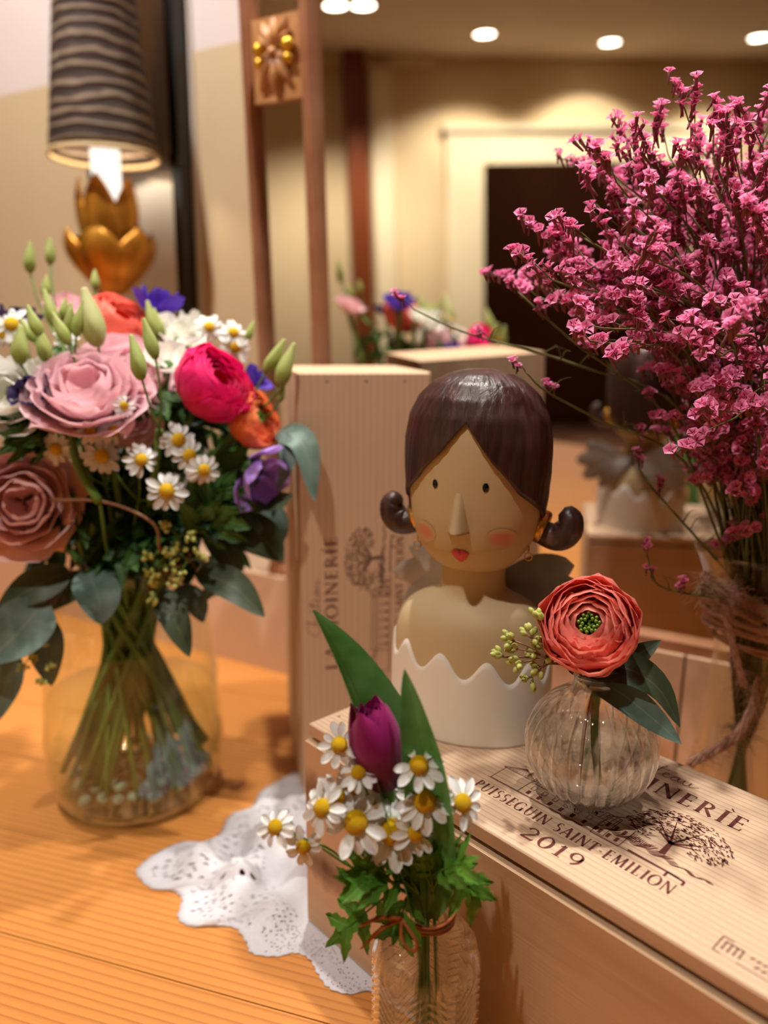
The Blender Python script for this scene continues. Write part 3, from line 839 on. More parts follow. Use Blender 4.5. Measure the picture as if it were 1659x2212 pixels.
    for k in range(3): P.line(0.240 + k * .006, 0.051, 0.240 + k * .006, 0.056, 0.0022)
    for k in range(12): P.line(0.256 + k * .0012, 0.058 + k * .0004, 0.2565 + k * .0012, 0.068 - k * .0003, 0.0004)
    P.line(0.150, 0.0493, 0.300, 0.0485, 0.0005); P.line(0.262, 0.050, 0.296, 0.0492, 0.0016, 0.0006)
    P.path([(0.289, 0.044), (0.289, 0.049), (0.300, 0.048), (0.300, 0.044)], 0.0016)
    # maker's stamp near the end
    u0, u1, v0, v1 = 0.334, 0.376, 0.0105, 0.0235
    P.path([(u0 + .004, v0), (u0, v0), (u0, v1), (u0 + .006, v1)], 0.0008); P.path([(u1 - .004, v0), (u1, v0), (u1, v1), (u1 - .006, v1)], 0.0008)
    P.line(u0 + .012, v0, u1, v0, 0.0006)
    for k in range(4): P.line(u0 + .003 + k * .003, v0 + .003, u0 + .003 + k * .003, v1 - .002, 0.0009)
    P.line(u0 + .003, v1 - .0025, u0 + .0125, v1 - .0025, .0009)
    for k in range(7): P.line(u0 + .016 + k * .0032, v0 + .008, u0 + .018 + k * .0032, v0 + .0095, 0.0012)
    for k in range(3): P.line(u0 + .020 + k * .0035, v0 + .003, u0 + .022 + k * .0035, v0 + .0055, 0.0012)
    return P.mb

CL, CW, CT, LT = 0.465, 0.1755, 0.172, 0.0103      # crate length, width, box depth, lid thickness
LIDZ = CT + 0.0042
def crate(M4, label, ink, face_mat, lid_mat, CW=CW):
    t = thing('wine_crate', label, 'crate', M=M4)
    b = 0.010
    MB().box((CL / 2, b / 2, CT / 2), (CL, b, CT)).build('long_side', face_mat, t, smooth=False)
    MB().box((CL / 2, CW - b / 2, CT / 2), (CL, b, CT)).build('long_side', M['crate_up'], t, smooth=False)
    for x in (b / 2, CL - b / 2):
        MB().box((x, CW / 2, CT / 2 - 0.0005), (b, CW - 2 * b - 0.0004, CT - 0.001)).build('end_board', M['crate_up'], t, smooth=False)
    MB().box((CL / 2, CW / 2, b / 2), (CL - 2 * b - .0004, CW - 2 * b - .0004, b)).build('bottom_board', M['crate_up'], t, smooth=False)
    for x in (0.03, CL - 0.03):
        MB().box((x, CW / 2, CT + 0.0012), (0.03, CW - 2 * b - .004, 0.0058)).build('batten', M['crate_up'], t, smooth=False)
    mb = MB(); e = 0.0012
    y0, y1 = 0.0043, CW - 0.0005
    lo_ = [(0, y0), (CL, y0), (CL, y1), (0, y1)]
    li_ = [(e, y0 + e), (CL - e, y0 + e), (CL - e, y1 - e), (e, y1 - e)]
    z0, z1 = LIDZ, LIDZ + LT
    vs_ = [V((x, y, z)) for pts, z in ((lo_, z0), (lo_, z1 - e), (li_, z1)) for x, y in pts]
    fs = [(3, 2, 1, 0), (8, 9, 10, 11)]
    for r_ in (0, 4):
        for j in range(4): fs.append((r_ + j, r_ + (j + 1) % 4, r_ + 4 + (j + 1) % 4, r_ + 4 + j))
    lid = MB().add(vs_, fs).build('lid', lid_mat, t, smooth=False)
    pm = crate_print(z1 + 0.00015)
    for p in pm.v: p.y = p.y * (CW / 0.1755) + 0.0043
    pr = pm.build('printed_label', ink, lid, smooth=False)
    for x in (0.008, CL - 0.008):
        for y in (0.03, CW / 2, CW - 0.03):
            MB().lathe([(0.0013, z1 - .001), (0.0013, z1 + 0.0002), (0, z1 + .0002)], 8, M=Matrix.Translation((x, y, 0))).build('nail', M['nail'], lid)
    return t
CY1 = -0.8247
C1D = V((cos(CY1), sin(CY1), 0)); C1N = V((-sin(CY1), cos(CY1), 0))
C1O = V((-0.064, 0.5769, 0.0022))
crate(frame_xy(C1O, C1D, C1N), 'pine wine crate lying flat with a printed lid under the bust and ball vase', M['ink'], M['crate_front'], M['crate'])
PSI = R(12)
C2E = V((cos(PSI), sin(PSI), 0)); C2Z = V((sin(PSI), -cos(PSI), 0))
C2P = V((-0.0850, 0.744, 0.0005))
CW2 = 0.137
C2O = C2P + C2E * CW2 - C2Z * (LIDZ + LT)
crate(frame_xy(C2O, (0, 0, 1), -C2E), 'pine wine crate standing upright on its end behind the bust', M['ink_faded'], M['crate_up'], M['crate_up'], CW2)
LIDTOP = C1O.z + LIDZ + LT
def lid_pt(u, v): return C1O + C1D * u + C1N * (v + 0.0043) + V((0, 0, LIDZ + LT))

# ------------------------------------------------------------------ lace cloth under the crate
def doily():
    px = [(640, 1668), (600, 1690), (565, 1712), (545, 1745), (500, 1762), (478, 1800), (455, 1822), (400, 1820), (345, 1842), (305, 1872), (298, 1890), (330, 1920), (378, 1928), (396, 1945), (388, 1985), (420, 2003), (470, 2002), (512, 2006), (535, 2035), (548, 2060), (600, 2066), (640, 2058), (672, 2072), (690, 2105), (715, 2135), (760, 2148), (800, 2142), (845, 2170), (900, 2210)]
    outer = [on_z(x, y, 0.0) for x, y in px]
    inner_a, inner_b = C1O + C1N * 0.155 + C1D * 0.012, C1O + C1N * 0.012 + C1D * 0.16
    n = 220; m = 26
    path = smoothpath(outer, n)
    c_in = [inner_a.lerp(C1O + C1N * .02 + C1D * .012, min(1, i / n / 0.75)) if i / n < 0.75 else (C1O + C1N * .02 + C1D * .012).lerp(inner_b, (i / n - 0.75) / 0.25) for i in range(n + 1)]
    mb = MB()
    def f(u, v):
        i = min(n, int(round(u * n)))
        p = path[i]; q = c_in[i]
        d = (q - p); L = d.length
        sc = 0.0022 * abs(sin(u * PI * 62)) * (1 - v) ** 6      # small picot scallops
        p = p - d.normalized() * sc
        r = p.lerp(q, v)
        r.z = 0
        amp = 0.032 * (sin(PI * v) ** 1.0) * (1 if u < 0.62 else max(0, 1 - (u - 0.62) / 0.14))
        near = min(1.0, max(0.0, ((C1O + C1N * 0.0) - r).dot(C1D) / 0.035 + 0.0)) if u < 0.8 else 0
        h = 0.5 + 0.5 * sin(r.x * 92 + 1.1 + 26 * r.y) * sin(r.y * 64 + 0.6 - 22 * r.x)
        z = 0.0008 + amp * h * near * (1.25 if u < .45 else .8)
        return (r.x, r.y, z)
    mb.grid(f, n, m)
    o = mb.build('lace_doily', M['lace'])
    s = o.modifiers.new('thickness', 'SOLIDIFY'); s.thickness = 0.0006; s.offset = 0
    tag(o, 'crumpled white lace cloth with scalloped edge tucked under the flat crate', 'lace cloth')
doily()

# ------------------------------------------------------------------ ceramic bust
FIG = on_z(1012, 1546, LIDTOP)
FIGR = R(-22)
fig = thing('ceramic_bust', 'ceramic angel bust with dark side curls, grey wings and white scalloped dress', 'figurine', M=Matrix.Translation(FIG + V((0, 0, 0.0004))) @ Matrix.Rotation(FIGR, 4, 'Z'))
HEADP = [(.1285, .004), (.130, .015), (.134, .0265), (.142, .0365), (.154, .0450), (.171, .0500), (.190, .0522), (.212, .0528), (.234, .0520), (.252, .0482), (.266, .0408), (.2755, .0305), (.281, .0190), (.2835, .0075), (.284, .0)]
def head_r(z):
    P = HEADP
    if z <= P[0][0]: return P[0][1]
    for i in range(len(P) - 1):
        if z <= P[i + 1][0]:
            t = (z - P[i][0]) / (P[i + 1][0] - P[i][0]); return P[i][1] + (P[i + 1][1] - P[i][1]) * t
    return 0.0
HY = 0.92
prof = smoothpath([(r_, z, 0) for z, r_ in HEADP], 44)
hd = MB().lathe([(max(0, p.x), p.y) for p in prof], 64, 1, HY).build('head', M['skin'], fig)
def head_pt(phi, z, off=0.0):
    r_ = head_r(z) + off
    return V((r_ * sin(phi), -r_ * HY * cos(phi), z))
def face_pt(x, z, off=0.0):
    r_ = head_r(z); s = max(-.98, min(.98, x / r_)); return head_pt(math.asin(s), z, off)
BODY = [(0, .0655, .050), (.03, .0655, .0495), (.06, .0650, .048), (.082, .0625, .0455), (.095, .0570, .0415), (.1035, .0470, .0345), (.109, .0345, .0285), (.1135, .0275, .0265), (.12, .0255, .0250), (.135, .0255, .0250)]
bp = smoothpath([(a, b, z) for z, a, b in BODY], 40)
def body_at(z):
    for p, q in zip(bp, bp[1:]):
        if z <= q.z + 1e-9:
            t = (z - p.z) / max(1e-9, q.z - p.z); return p.x + (q.x - p.x) * t, p.y + (q.y - p.y) * t
    return bp[-1].x, bp[-1].y
def body_mesh(zfun, off, name, m, rows=40, z0=0.0, zmax=None):
    n = 160; mb = MB(); vs_ = []; fs = []
    for i in range(rows + 1):
        for j in range(n):
            a = 2 * PI * j / n
            z = z0 + (zfun(a) - z0) * i / rows
            ax, by = body_at(z)
            o_ = off if i < rows else 0.0
            vs_.append(V(((ax + o_) * sin(a), -(by + o_) * cos(a), z + (0 if i < rows else 0.0006))))
    for i in range(rows):
        for j in range(n):
            j2 = (j + 1) % n
            fs.append((i * n + j, i * n + j2, (i + 1) * n + j2, (i + 1) * n + j))
    fs.append(tuple(range(n))[::-1])
    return mb.add(vs_, fs).build(name, m, fig)
body_mesh(lambda a: 0.135, 0.0, 'bust', M['skin'])
def scallop(a):
    # peaks and points around the neckline
    k = (a * 11 / (2 * PI) + 0.30) % 1.0
    s = (0.5 + 0.5 * cos(2 * PI * k))
    return 0.0545 + 0.0165 * s ** 1.1 - 0.005 * sin(a)
body_mesh(scallop, 0.0016, 'dress', M['dress'], 30)
def leaf_mb_early(path, width, off):
    pts = smoothpath(path, 12)
    mb = MB()
    for sg in (0, 1):
        def f(u, v, sg=sg):
            p = pts[int(round(v * 12))]; t = (pts[-1] - pts[0]).normalized(); sd = V((-t.z, 0, t.x))
            w = width / 2 * min(1.0, (0.35 + 1.2 * v)) * math.sqrt(max(0.0, 1 - max(0, (v - .62) / .38) ** 2))
            a = (u - .5) * 2
            return p + sd * (a * w) + V((0, off + (0.0009 if sg else -0.0009) * (1 - a * a * .8), 0))
        mb.grid(f, 6, 12)
    return mb
# hair cap
def interp2(tab, x):
    for (a, b), (c, d) in zip(tab, tab[1:]):
        if x <= c: return b + (d - b) * (x - a) / (c - a)
    return tab[-1][1]
def hair_edge(phi):
    a = abs(phi)
    z = interp2([(0, .2510), (R(6), .2430), (R(20), .2240), (R(45), .1985), (R(62), .1890), (R(80), .1810), (R(98), .170), (R(125), .156), (PI, .150)], a)
    return z + (0.008 * min(1, a / R(40)) if phi < 0 and a < R(90) else 0)
def hair_cap():
    nphi, nr = 144, 30
    vs_ = []; fs = []
    for j in range(nphi):
        phi = -PI + 2 * PI * j / nphi + R(4)
        pp = phi - R(4)
        ze = hair_edge(pp)
        for i in range(nr + 1):
            t = i / nr
            z = 0.2839 + (ze - 0.2839) * t ** 0.75 if t < 1 else ze
            z = 0.2839 - (0.2839 - ze) * (1 - cos(t * PI / 2)) ** 0.9 if t < 1 else ze
            ridge = 0.0006 * sin(phi * 46 + 18 * t + 2 * sin(phi * 3)) * min(1, t * 3) * (1 - t * 0.3)
            th = 0.0036 + ridge + 0.0016 * sin(PI * min(1, t * 1.1))
            r_ = head_r(z) + th
            dome = 0.0042 * (1 - t) ** 1.5
            vs_.append(V((r_ * sin(phi) if i else 0.0, -r_ * HY * cos(phi) if i else 0.0, z + dome)))
        r_ = head_r(ze) - 0.001
        vs_.append(V((r_ * sin(phi), -r_ * HY * cos(phi), ze + 0.0015)))
    k = nr + 2
    for j in range(nphi):
        j2 = (j + 1) % nphi
        for i in range(k - 1):
            fs.append((j * k + i, j2 * k + i, j2 * k + i + 1, j * k + i + 1))
    return MB().add(vs_, fs).build('hair', M['hair'], fig)
hair = hair_cap()
for s in (-1, 1):
    c = head_pt(s * R(98), 0.168, -0.003)
    pts = smoothpath([c + V((s * 0.000, 0.002, 0.001)), c + V((s * 0.009, 0.002, -0.006)), c + V((s * 0.019, 0.001, -0.0075)), c + V((s * 0.0265, 0.000, -0.001)), c + V((s * 0.0265, 0.000, 0.0085)), c + V((s * 0.0205, 0.000, 0.0135))], 22)
    rad = [interp([(0, .0070), (.2, .0100), (.5, .0115), (.75, .0105), (.92, .0080), (1, .004)], i / 22) for i in range(23)]
    MB().tube(pts, rad, 18).build('curl', M['hair'], hair)
    M_ = frame_z(c + V((s * 0.005, 0.0035, -0.001)), V((s, 0, -0.35)))
    MB().lathe([(0.0115 + 0.0022 * cos(t), 0.0045 * sin(t)) for t in [2 * PI * i / 10 for i in range(10)]], 24, M=M_, closed_ring=True).build('hair_band', M['hairtie'], hair)
    e_ = head_pt(s * R(80), 0.1525, 0.002)
    er = MB()
    for k, dz_ in enumerate((0.0, -0.0062)):
        rr_ = 0.0022 + 0.0008 * k
        er.tube([e_ + V((rr_ * cos(t) * (1 if k else .4), -0.001 - rr_ * cos(t) * (0 if k else .8), dz_ + rr_ * sin(t))) for t in [2 * PI * i / 12 for i in range(13)]], 0.0006, 6)
    er.build('earring', M['hairtie'], fig)
# grey wings behind the shoulders, each of four rounded feathers
M['wing'] = mottled('dull silver wing', srgb(150, 144, 136), srgb(176, 170, 162), 40, 0.42, 0.5, 0.35)
for s in (-1, 1):
    root = V((s * 0.006, 0.040, 0.108))
    wing = MB().box(root + V((s * 0.004, 0, -0.010)), (0.012, 0.004, 0.034)).build('wing', M['wing'], fig, smooth=False)
    for k, (an, ln, wd_) in enumerate(((16, .070, .024), (-4, .082, .026), (-24, .078, .024), (-46, .064, .020))):
        d = V((s * cos(R(an)), 0.10 - .03 * k, sin(R(an))))
        mb = leaf_mb_early([root, root + d * ln * .5 + V((0, 0.004, .003)), root + d * ln], wd_, k * .0012)
        mb.build('feather', M['wing'], wing)
# face details
for s in (-1, 1):
    mb = MB()
    def fe(u, v, s=s):
        a = 2 * PI * u; x = s * 0.0190 + 0.0022 * v * cos(a); z = 0.2050 + 0.0034 * v * sin(a)
        return face_pt(x, z, 0.0006 + 0.0007 * (1 - v * v))
    mb.grid(fe, 16, 4); mb.build('eye', M['eye'], fig)
    mb = MB()
    def fc_(u, v, s=s):
        a = 2 * PI * u; x = s * 0.0295 + 0.0105 * v * cos(a); z = 0.1655 + 0.0085 * v * sin(a)
        return face_pt(x, z, 0.0007)
    mb.grid(fc_, 24, 6); mb.build('cheek', M['cheek'], fig)
def fn_(u, v):
    # nose wedge: v 0 at the brow, 1 at the tip; last row folds back under
    a = (u - 0.5) * 2
    z = 0.2000 - 0.030 * min(v / 0.85, 1.0)
    t = min(v / 0.85, 1.0)
    w = 0.0022 + 0.0062 * t ** 0.9
    prot = 0.0004 + 0.0125 * t ** 1.25
    if v > 0.85:
        q = (v - 0.85) / 0.15; prot *= (1 - q); z -= 0.0012 * q
    base = face_pt(a * w, z, 0.0)
    return base + V((0, -prot * max(0, 1 - abs(a) ** 2.2), 0))
MB().grid(fn_, 12, 20).build('nose', M['skin'], fig)
def lips():
    mb = MB()
    up_ = [(-.0070, .1530), (-.0042, .1553), (-.0018, .1560), (0, .1547), (.0018, .1560), (.0042, .1553), (.0070, .1530)]
    for k in range(6):
        (x0, z0), (x1, z1) = up_[k], up_[k + 1]
        def low(x): return 0.1530 - 0.0088 * (1 - (abs(x) / .0070) ** 1.7)
        n = 5
        for i in range(n):
            q = [(x0, z0 + (low(x0) - z0) * i / n), (x1, z1 + (low(x1) - z1) * i / n), (x1, z1 + (low(x1) - z1) * (i + 1) / n), (x0, z0 + (low(x0) - z0) * (i + 1) / n)]
            mb.poly([face_pt(x, z, 0.0010 + 0.0018 * max(0, 1 - (abs(x) / .0070) ** 2) * sin(PI * min(1, max(0, (z0 + .0002 - z) / .0095)))) for x, z in q])
    mb.build('lips', M['lips'], fig)
lips()

# ------------------------------------------------------------------ flower part builders
MESHES = {}
def shared(key, make):
    if key not in MESHES: MESHES[key] = make()
    return MESHES[key]
def leaf_mb(path, width, normal, cup=0.25, shape=0.75, nu=6, nv=14, wav=0.0, seed=0, tipw=0.0):
    pts = smoothpath(path, nv)
    rnd = random.Random(seed)
    ph = rnd.uniform(0, 6)
    fr = []
    for i, p in enumerate(pts):
        t = (pts[min(i + 1, nv)] - pts[max(i - 1, 0)]).normalized()
        s = t.cross(V(normal))
        s = s.normalized() if s.length > 1e-5 else t.orthogonal().normalized()
        fr.append((p, s, s.cross(t)))
    def f(u, v):
        i = int(round(v * nv)); p, s, n_ = fr[i]
        a = (u - 0.5) * 2
        w = width * (max(0.0, sin(PI * min(1.0, 0.03 + 0.97 * v) ** shape)) ** 0.8 * (1 - tipw) + 0.02)
        if v > 0.999: w = width * 0.02
        return p + s * (a * w / 2) + n_ * (cup * w * 0.5 * a * a + wav * width * sin(v * 7 + ph + a * 2))
    return MB().grid(f, nu, nv)
def vnorm(p):                          # normal facing the camera
    return (CAM - V(p)).normalized()

def ranunculus_petal(rho, tmax, wid, seed, Rr, sq=0.85, ruff=0.05):
    rnd = random.Random(seed); p1, p2, p3 = (rnd.uniform(0, 6) for _ in range(3))
    def f(u, v):
        a = (u - 0.5) * 2
        th = (0.12 + (tmax - 0.12) * v) * (1 - 0.10 * a * a * v)
        ww = wid * min(1.0, (v * 2.2 + 0.12)) ** 0.7 * (1 - 0.35 * max(0, v - .6) / .4 * a * a)
        r_ = rho * (1 + ruff * v * v * sin(a * 4 + p1) + ruff * 0.6 * v * sin(a * 9 + p2) + 0.03 * a * a)
        az = a * ww
        return (r_ * sin(th) * cos(az), r_ * sin(th) * sin(az), -r_ * cos(th) * sq + ruff * .5 * rho * v * sin(a * 5 + p3))
    return MB().grid(f, 10, 10)
def ranunculus(parent, c, axis, Rr, mat, layers=8, open_=1.0, key='r', heart=True, stem_to=None, seed=1, petals=7):
    Mx = frame_z(c, axis, seed)
    rnd = random.Random(seed)
    for L in range(layers):
        t = (L + 1) / layers
        rho = Rr * (0.26 + 0.74 * t ** 0.85)
        tmax = R(150 - 44 * t * open_)
        n = petals if L > 1 else petals - 2
        for k in range(n):
            var = k % 3
            me = shared((key, L, var, mat.name, round(Rr, 4)), lambda: ranunculus_petal(rho, tmax, R(62 + 8 * var), L * 7 + var + seed, Rr).mesh('petal', mat))
            az = 2 * PI * (k + 0.37 * L) / n + rnd.uniform(-.15, .15)
            T = Mx @ Matrix.Rotation(az, 4, 'Z') @ Matrix.Rotation(rnd.uniform(-.06, .06), 4, 'Y')
            link('petal', me, parent, T)
    if heart:
        mb = MB(); rnd = random.Random(seed)
        for k in range(26):
            a = k * 2.4; r_ = Rr * 0.044 * math.sqrt(k)
            q = V((r_ * cos(a), r_ * sin(a), Rr * (0.20 - 0.12 * (k < 5))))
            mb.tube([Mx @ (q * .9 + V((0, 0, -Rr * .3))), Mx @ q, Mx @ (q * 0.96 + V((0, 0, Rr * .07)))], [Rr * .03, Rr * .042, Rr * .02], 5)
        mb.build('green_heart', M['ran_center'], parent)
        mb = MB().lathe([(0, -Rr * .3), (Rr * .2, -Rr * .2), (Rr * .2, Rr * .02), (0, Rr * .05)], 16, M=Mx)
        mb.build('dark_heart', M['black_heart'], parent)
    return Mx
def open_rose_petal(rho, tmax, wid, seed, flare):
    rnd = random.Random(seed); p1, p2 = rnd.uniform(0, 6), rnd.uniform(0, 6)
    def f(u, v):
        a = (u - 0.5) * 2
        th = 0.1 + (tmax - 0.1) * v
        r_ = rho * (1 + flare * v ** 3 + 0.06 * v * v * sin(a * 3 + p1) + 0.05 * v ** 2 * sin(a * 7 + p2))
        ww = wid * min(1.0, (v * 2 + 0.1)) ** 0.7 * (1 - 0.45 * max(0, v - .7) / .3 * a * a)
        z = -r_ * cos(th) * 0.95 - flare * rho * 0.6 * v ** 4 * (0.4 + a * a)
        return (r_ * sin(th) * cos(a * ww), r_ * sin(th) * sin(a * ww), z)
    return MB().grid(f, 10, 10)
def rose(parent, c, axis, Rr, mat, seed=1, layers=5, n=5, heartmat=None):
    Mx = frame_z(c, axis, seed * 1.3); rnd = random.Random(seed)
    for L in range(layers):
        t = (L + 1) / layers
        rho = Rr * (0.22 + 0.68 * t)
        tmax = R(138 - 52 * t)
        for k in range(n if L else 3):
            var = k % 2
            me = shared(('rose', L, var, mat.name, round(Rr, 4)), lambda: open_rose_petal(rho, tmax, R(58 + 14 * var), L * 5 + var, 0.03 + 0.28 * t * t).mesh('petal', mat))
            az = 2 * PI * (k + 0.45 * L) / (n if L else 3) + rnd.uniform(-.2, .2)
            link('petal', me, parent, Mx @ Matrix.Rotation(az, 4, 'Z') @ Matrix.Rotation(rnd.uniform(-.1, .1), 4, 'Y'))
    return Mx
def cupflower(parent, c, axis, Rr, mat, n=7, seed=1, spread=75, heart=None):
    Mx = frame_z(c, axis, seed); rnd = random.Random(seed)
    me = shared(('cup', mat.name, round(Rr, 4), spread), lambda: open_rose_petal(Rr * .8, R(spread + 20), R(42), seed, 0.3).mesh('petal', mat))
    me2 = shared(('cup2', mat.name, round(Rr, 4), spread), lambda: open_rose_petal(Rr * .62, R(spread + 34), R(40), seed + 3, 0.15).mesh('petal', mat))
    for k in range(n):
        link('petal', me if k % 2 else me2, parent, Mx @ Matrix.Rotation(2 * PI * k / n + rnd.uniform(-.15, .15), 4, 'Z') @ Matrix.Rotation(rnd.uniform(-.12, .12), 4, 'Y'))
    if heart:
        MB().lathe([(0, -Rr * .75), (Rr * .2, -Rr * .6), (Rr * .22, -Rr * .45), (0, -Rr * .3)], 12, M=Mx).build('heart', heart, parent)
    return Mx
def daisy_meshes():
    pets = []
    for s in range(3):
        rnd = random.Random(s + 40)
        L, wd = (1.0, 0.36), (0.98, 0.40)
        ln, w_ = (0.78, 0.88, 0.70)[s], (0.42, 0.46, 0.38)[s]
        def f(u, v, ln=ln, w_=w_, s=s):
            a = (u - .5) * 2
            w = w_ / 2 * (sin(PI * (0.10 + 0.86 * v) ** 1.25) ** 0.55)
            if v > .99: w *= .55
            return (0.36 + v * ln, a * w, -0.05 - 0.10 * v * v * (1 + s * .7) + 0.10 * a * a * w_ + 0.02 * cos(a * 7) + 0.06 * v)
        pets.append(MB().grid(f, 6, 6).mesh('petal', M['daisy']))
    dsk = MB().lathe([(0.0, 0.30), (0.14, 0.29), (0.28, 0.23), (0.38, 0.12), (0.42, 0.0), (0.38, -0.10), (0.2, -0.16), (0.0, -0.17)], 20).mesh('flower_head', M['disc'])
    cal = MB().lathe([(0.40, -0.08), (0.34, -0.20), (0.12, -0.30), (0.0, -0.32)], 14).mesh('calyx', M['leaf'])
    return pets, dsk, cal
DP, DD, DC = daisy_meshes()
def daisy(parent, c, axis, rad, seed, n=12, miss=0, stemback=None):
    """flower head (disc) as a part of its sprig, petals and calyx under it; rad is the outer radius in metres"""
    rnd = random.Random(seed); s = rad / 1.12
    Mx = frame_z(c, axis, rnd.uniform(0, 6)) @ Matrix.Scale(s, 4)
    h = link('flower_head', DD, parent, Mx)
    sk = set(rnd.sample(range(n), miss)) if miss else set()
    for k in range(n):
        if k in sk: continue
        T = Matrix.Rotation(2 * PI * k / n + rnd.uniform(-.12, .12), 4, 'Z') @ Matrix.Rotation(rnd.uniform(-.05, .30), 4, 'Y') @ Matrix.Rotation(rnd.uniform(-.2, .2), 4, 'X')
        link('petal', DP[rnd.randrange(3)], h, T)
    link('calyx', DC, h)
    return h
def lobed_leaf(parent, base, tip, width, normal, mat, seed=0, name='leaf', droop=0.0):
    """feverfew style leaf: midrib with paired toothed lobes, one mesh"""
    base, tip = V(base), V(tip); ax = (tip - base); L = ax.length; ax.normalize()
    sd = ax.cross(V(normal)).normalized(); nn_ = sd.cross(ax)
    rnd = random.Random(seed); mb = MB()
    def blade(b, d, ln, wd_, dr):
        d = d.normalized(); s = d.cross(nn_).normalized(); ph = rnd.uniform(0, 6)
        def f(u, v):
            a = (u - .5) * 2
            w = wd_ / 2 * max(.03, sin(PI * min(1, .10 + .9 * v) ** .85) ** .7) * (1 + 0.22 * sin(v * 17 + ph + (2 if a > 0 else 0)) * (abs(a) > .9))
            return b + d * (ln * v * (1 + .06 * sin(a * 6 + ph))) + s * (a * w) + nn_ * (-dr * v * v * ln + .2 * w * a * a)
        mb.grid(f, 6, 10)
    for t, ang, l, w in ((.16, 62, .34, .20), (.38, 52, .46, .28), (.62, 42, .42, .28)):
        for sg in (-1, 1):
            a = R(ang + rnd.uniform(-10, 10)) * sg
            blade(base + ax * (L * t), ax * cos(a) + sd * sin(a), width * l * 1.35, width * w * .82, droop + rnd.uniform(0, .3))
    blade(base + ax * (L * .35), ax, L * .68, width * .26, droop)
    mb.tube([base, base + ax * (L * .7)], [0.0007, 0.0004], 5)
    return mb.build(name, mat, parent)
def bud(parent, c, axis, ln, wd_, mat, seed=0, name='bud'):
    Mx = frame_z(c, axis, seed)
    prof = [(0.0, -.5), (.16, -.49), (.34, -.40), (.48, -.22), (.47, -.04), (.36, .18), (.23, .38), (.15, .52), (.12, .57), (.0, .58)]
    pr = [(p.x * wd_, p.y * ln) for p in smoothpath([(a, b, 0) for a, b in prof], 16)]
    return MB().lathe([(max(0, a), b) for a, b in pr], 14, M=Mx, fr=lambda r_, z, a, i: r_ * (1 + .10 * sin(3 * a + z / ln * 4))).build(name, mat, parent)
def seedsprig(parent, c, dirs, r_seed, ln, seed=0, twig=None):
    """branched cluster of small pods"""
    rnd = random.Random(seed); tw = MB(); me = shared(('seed', round(r_seed, 5)), lambda: MB().lathe([(0, -1.3 * r_seed), (.55 * r_seed, -1.0 * r_seed), (.95 * r_seed, 0), (.8 * r_seed, .7 * r_seed), (.45 * r_seed, 1.2 * r_seed), (0, 1.5 * r_seed)], 9).mesh('seed_pod', M['seed']))
    for d in dirs:
        d = V(d)
        e = V(c) + d * ln
        tw.tube(smoothpath([V(c), V(c) + d * ln * .5 + V((0, 0, ln * .08)), e], 5), [.0006] * 6, 5)
        for k in range(7):
            dd_ = (d * 1.0 + V((rnd.uniform(-1, 1), rnd.uniform(-1, 1), rnd.uniform(-1, 1))) * 1.0).normalized()
            q = e + dd_ * r_seed * rnd.uniform(2.0, 4.2)
            tw.tube([e, q], .0004, 4)
            link('seed_pod', me, parent, frame_z(q, dd_))
    tw.build('twig', twig or M['stem_brown'], parent)

# ------------------------------------------------------------------ ribbed ball vase with a ranunculus
BV = lid_pt(0.2155, 0.076)
BR = 0.0432
def bprof(th): return (BR * sin(th), BR - BR * .97 * cos(th))
vase = thing('ball_vase', 'clear ribbed glass ball vase holding the coral ranunculus on the crate lid', 'vase', BV + V((0, 0, 0.0003)))
outer = [(0.0, 0.0015), (0.018, 0.0015)] + [bprof(R(t)) for t in range(32, 158, 5)] + [(0.0150, 0.0850), (0.0138, 0.0895), (0.0150, 0.0940), (0.0190, 0.0968)]
inner = [(0.0186, 0.0984), (0.0150, 0.0965), (0.0122, 0.0935), (0.0118, 0.0890), (0.0128, 0.0845)] + [((bprof(R(t))[0] - .0028), bprof(R(t))[1]) for t in range(152, 34, -6)] + [(0.015, 0.0065), (0.0, 0.0065)]
def rib(r_, z, a, i):
    if r_ < .019 or z < .004: return r_ if z > 0.004 else r_ * (1 + .03 * cos(22 * a))
    w = max(0.0, min(1, (0.086 - z) / .012))
    return r_ * (1 + w * 0.055 * (abs(cos(12 * a)) - .5))
nb_ = 288
MB().lathe(outer, nb_, fr=rib, open_ends=True).build('ribbed_wall', M['glass_rib'], vase)
MB().lathe([outer[-1]] + inner, 64, open_ends=True).build('inner_wall', M['glass_inner'], vase)
wt = [(0.0, 0.0067), (0.0148, 0.0067)] + [((bprof(R(t))[0] - .0031), bprof(R(t))[1]) for t in range(40, 97, 6)]
MB().lathe(wt + [(0.0, wt[-1][1])], 64).build('water', M['water_clear'], vase)

RC = at(1272, 1350, BV.y - 0.004)
ra = thing('ranunculus', 'coral ranunculus with a green heart in the ball vase', 'flower', (0, 0, 0))
axis = (CAM - RC).normalized() + V((-0.05, 0, 0.24))
ranunculus(ra, RC, axis, 0.0318, M['coral_soft'], layers=7, open_=1.0, seed=3, petals=7)
top = BV + V((0.001, 0.0, 0.094))
MB().tube(smoothpath([RC - axis.normalized() * .022, RC.lerp(top, .6) + V((0, .004, 0)), top, BV + V((0.003, 0.004, 0.05)), BV + V((0.008, 0.002, 0.012))], 16), .0027, 8).build('stem', M['stem'], ra)
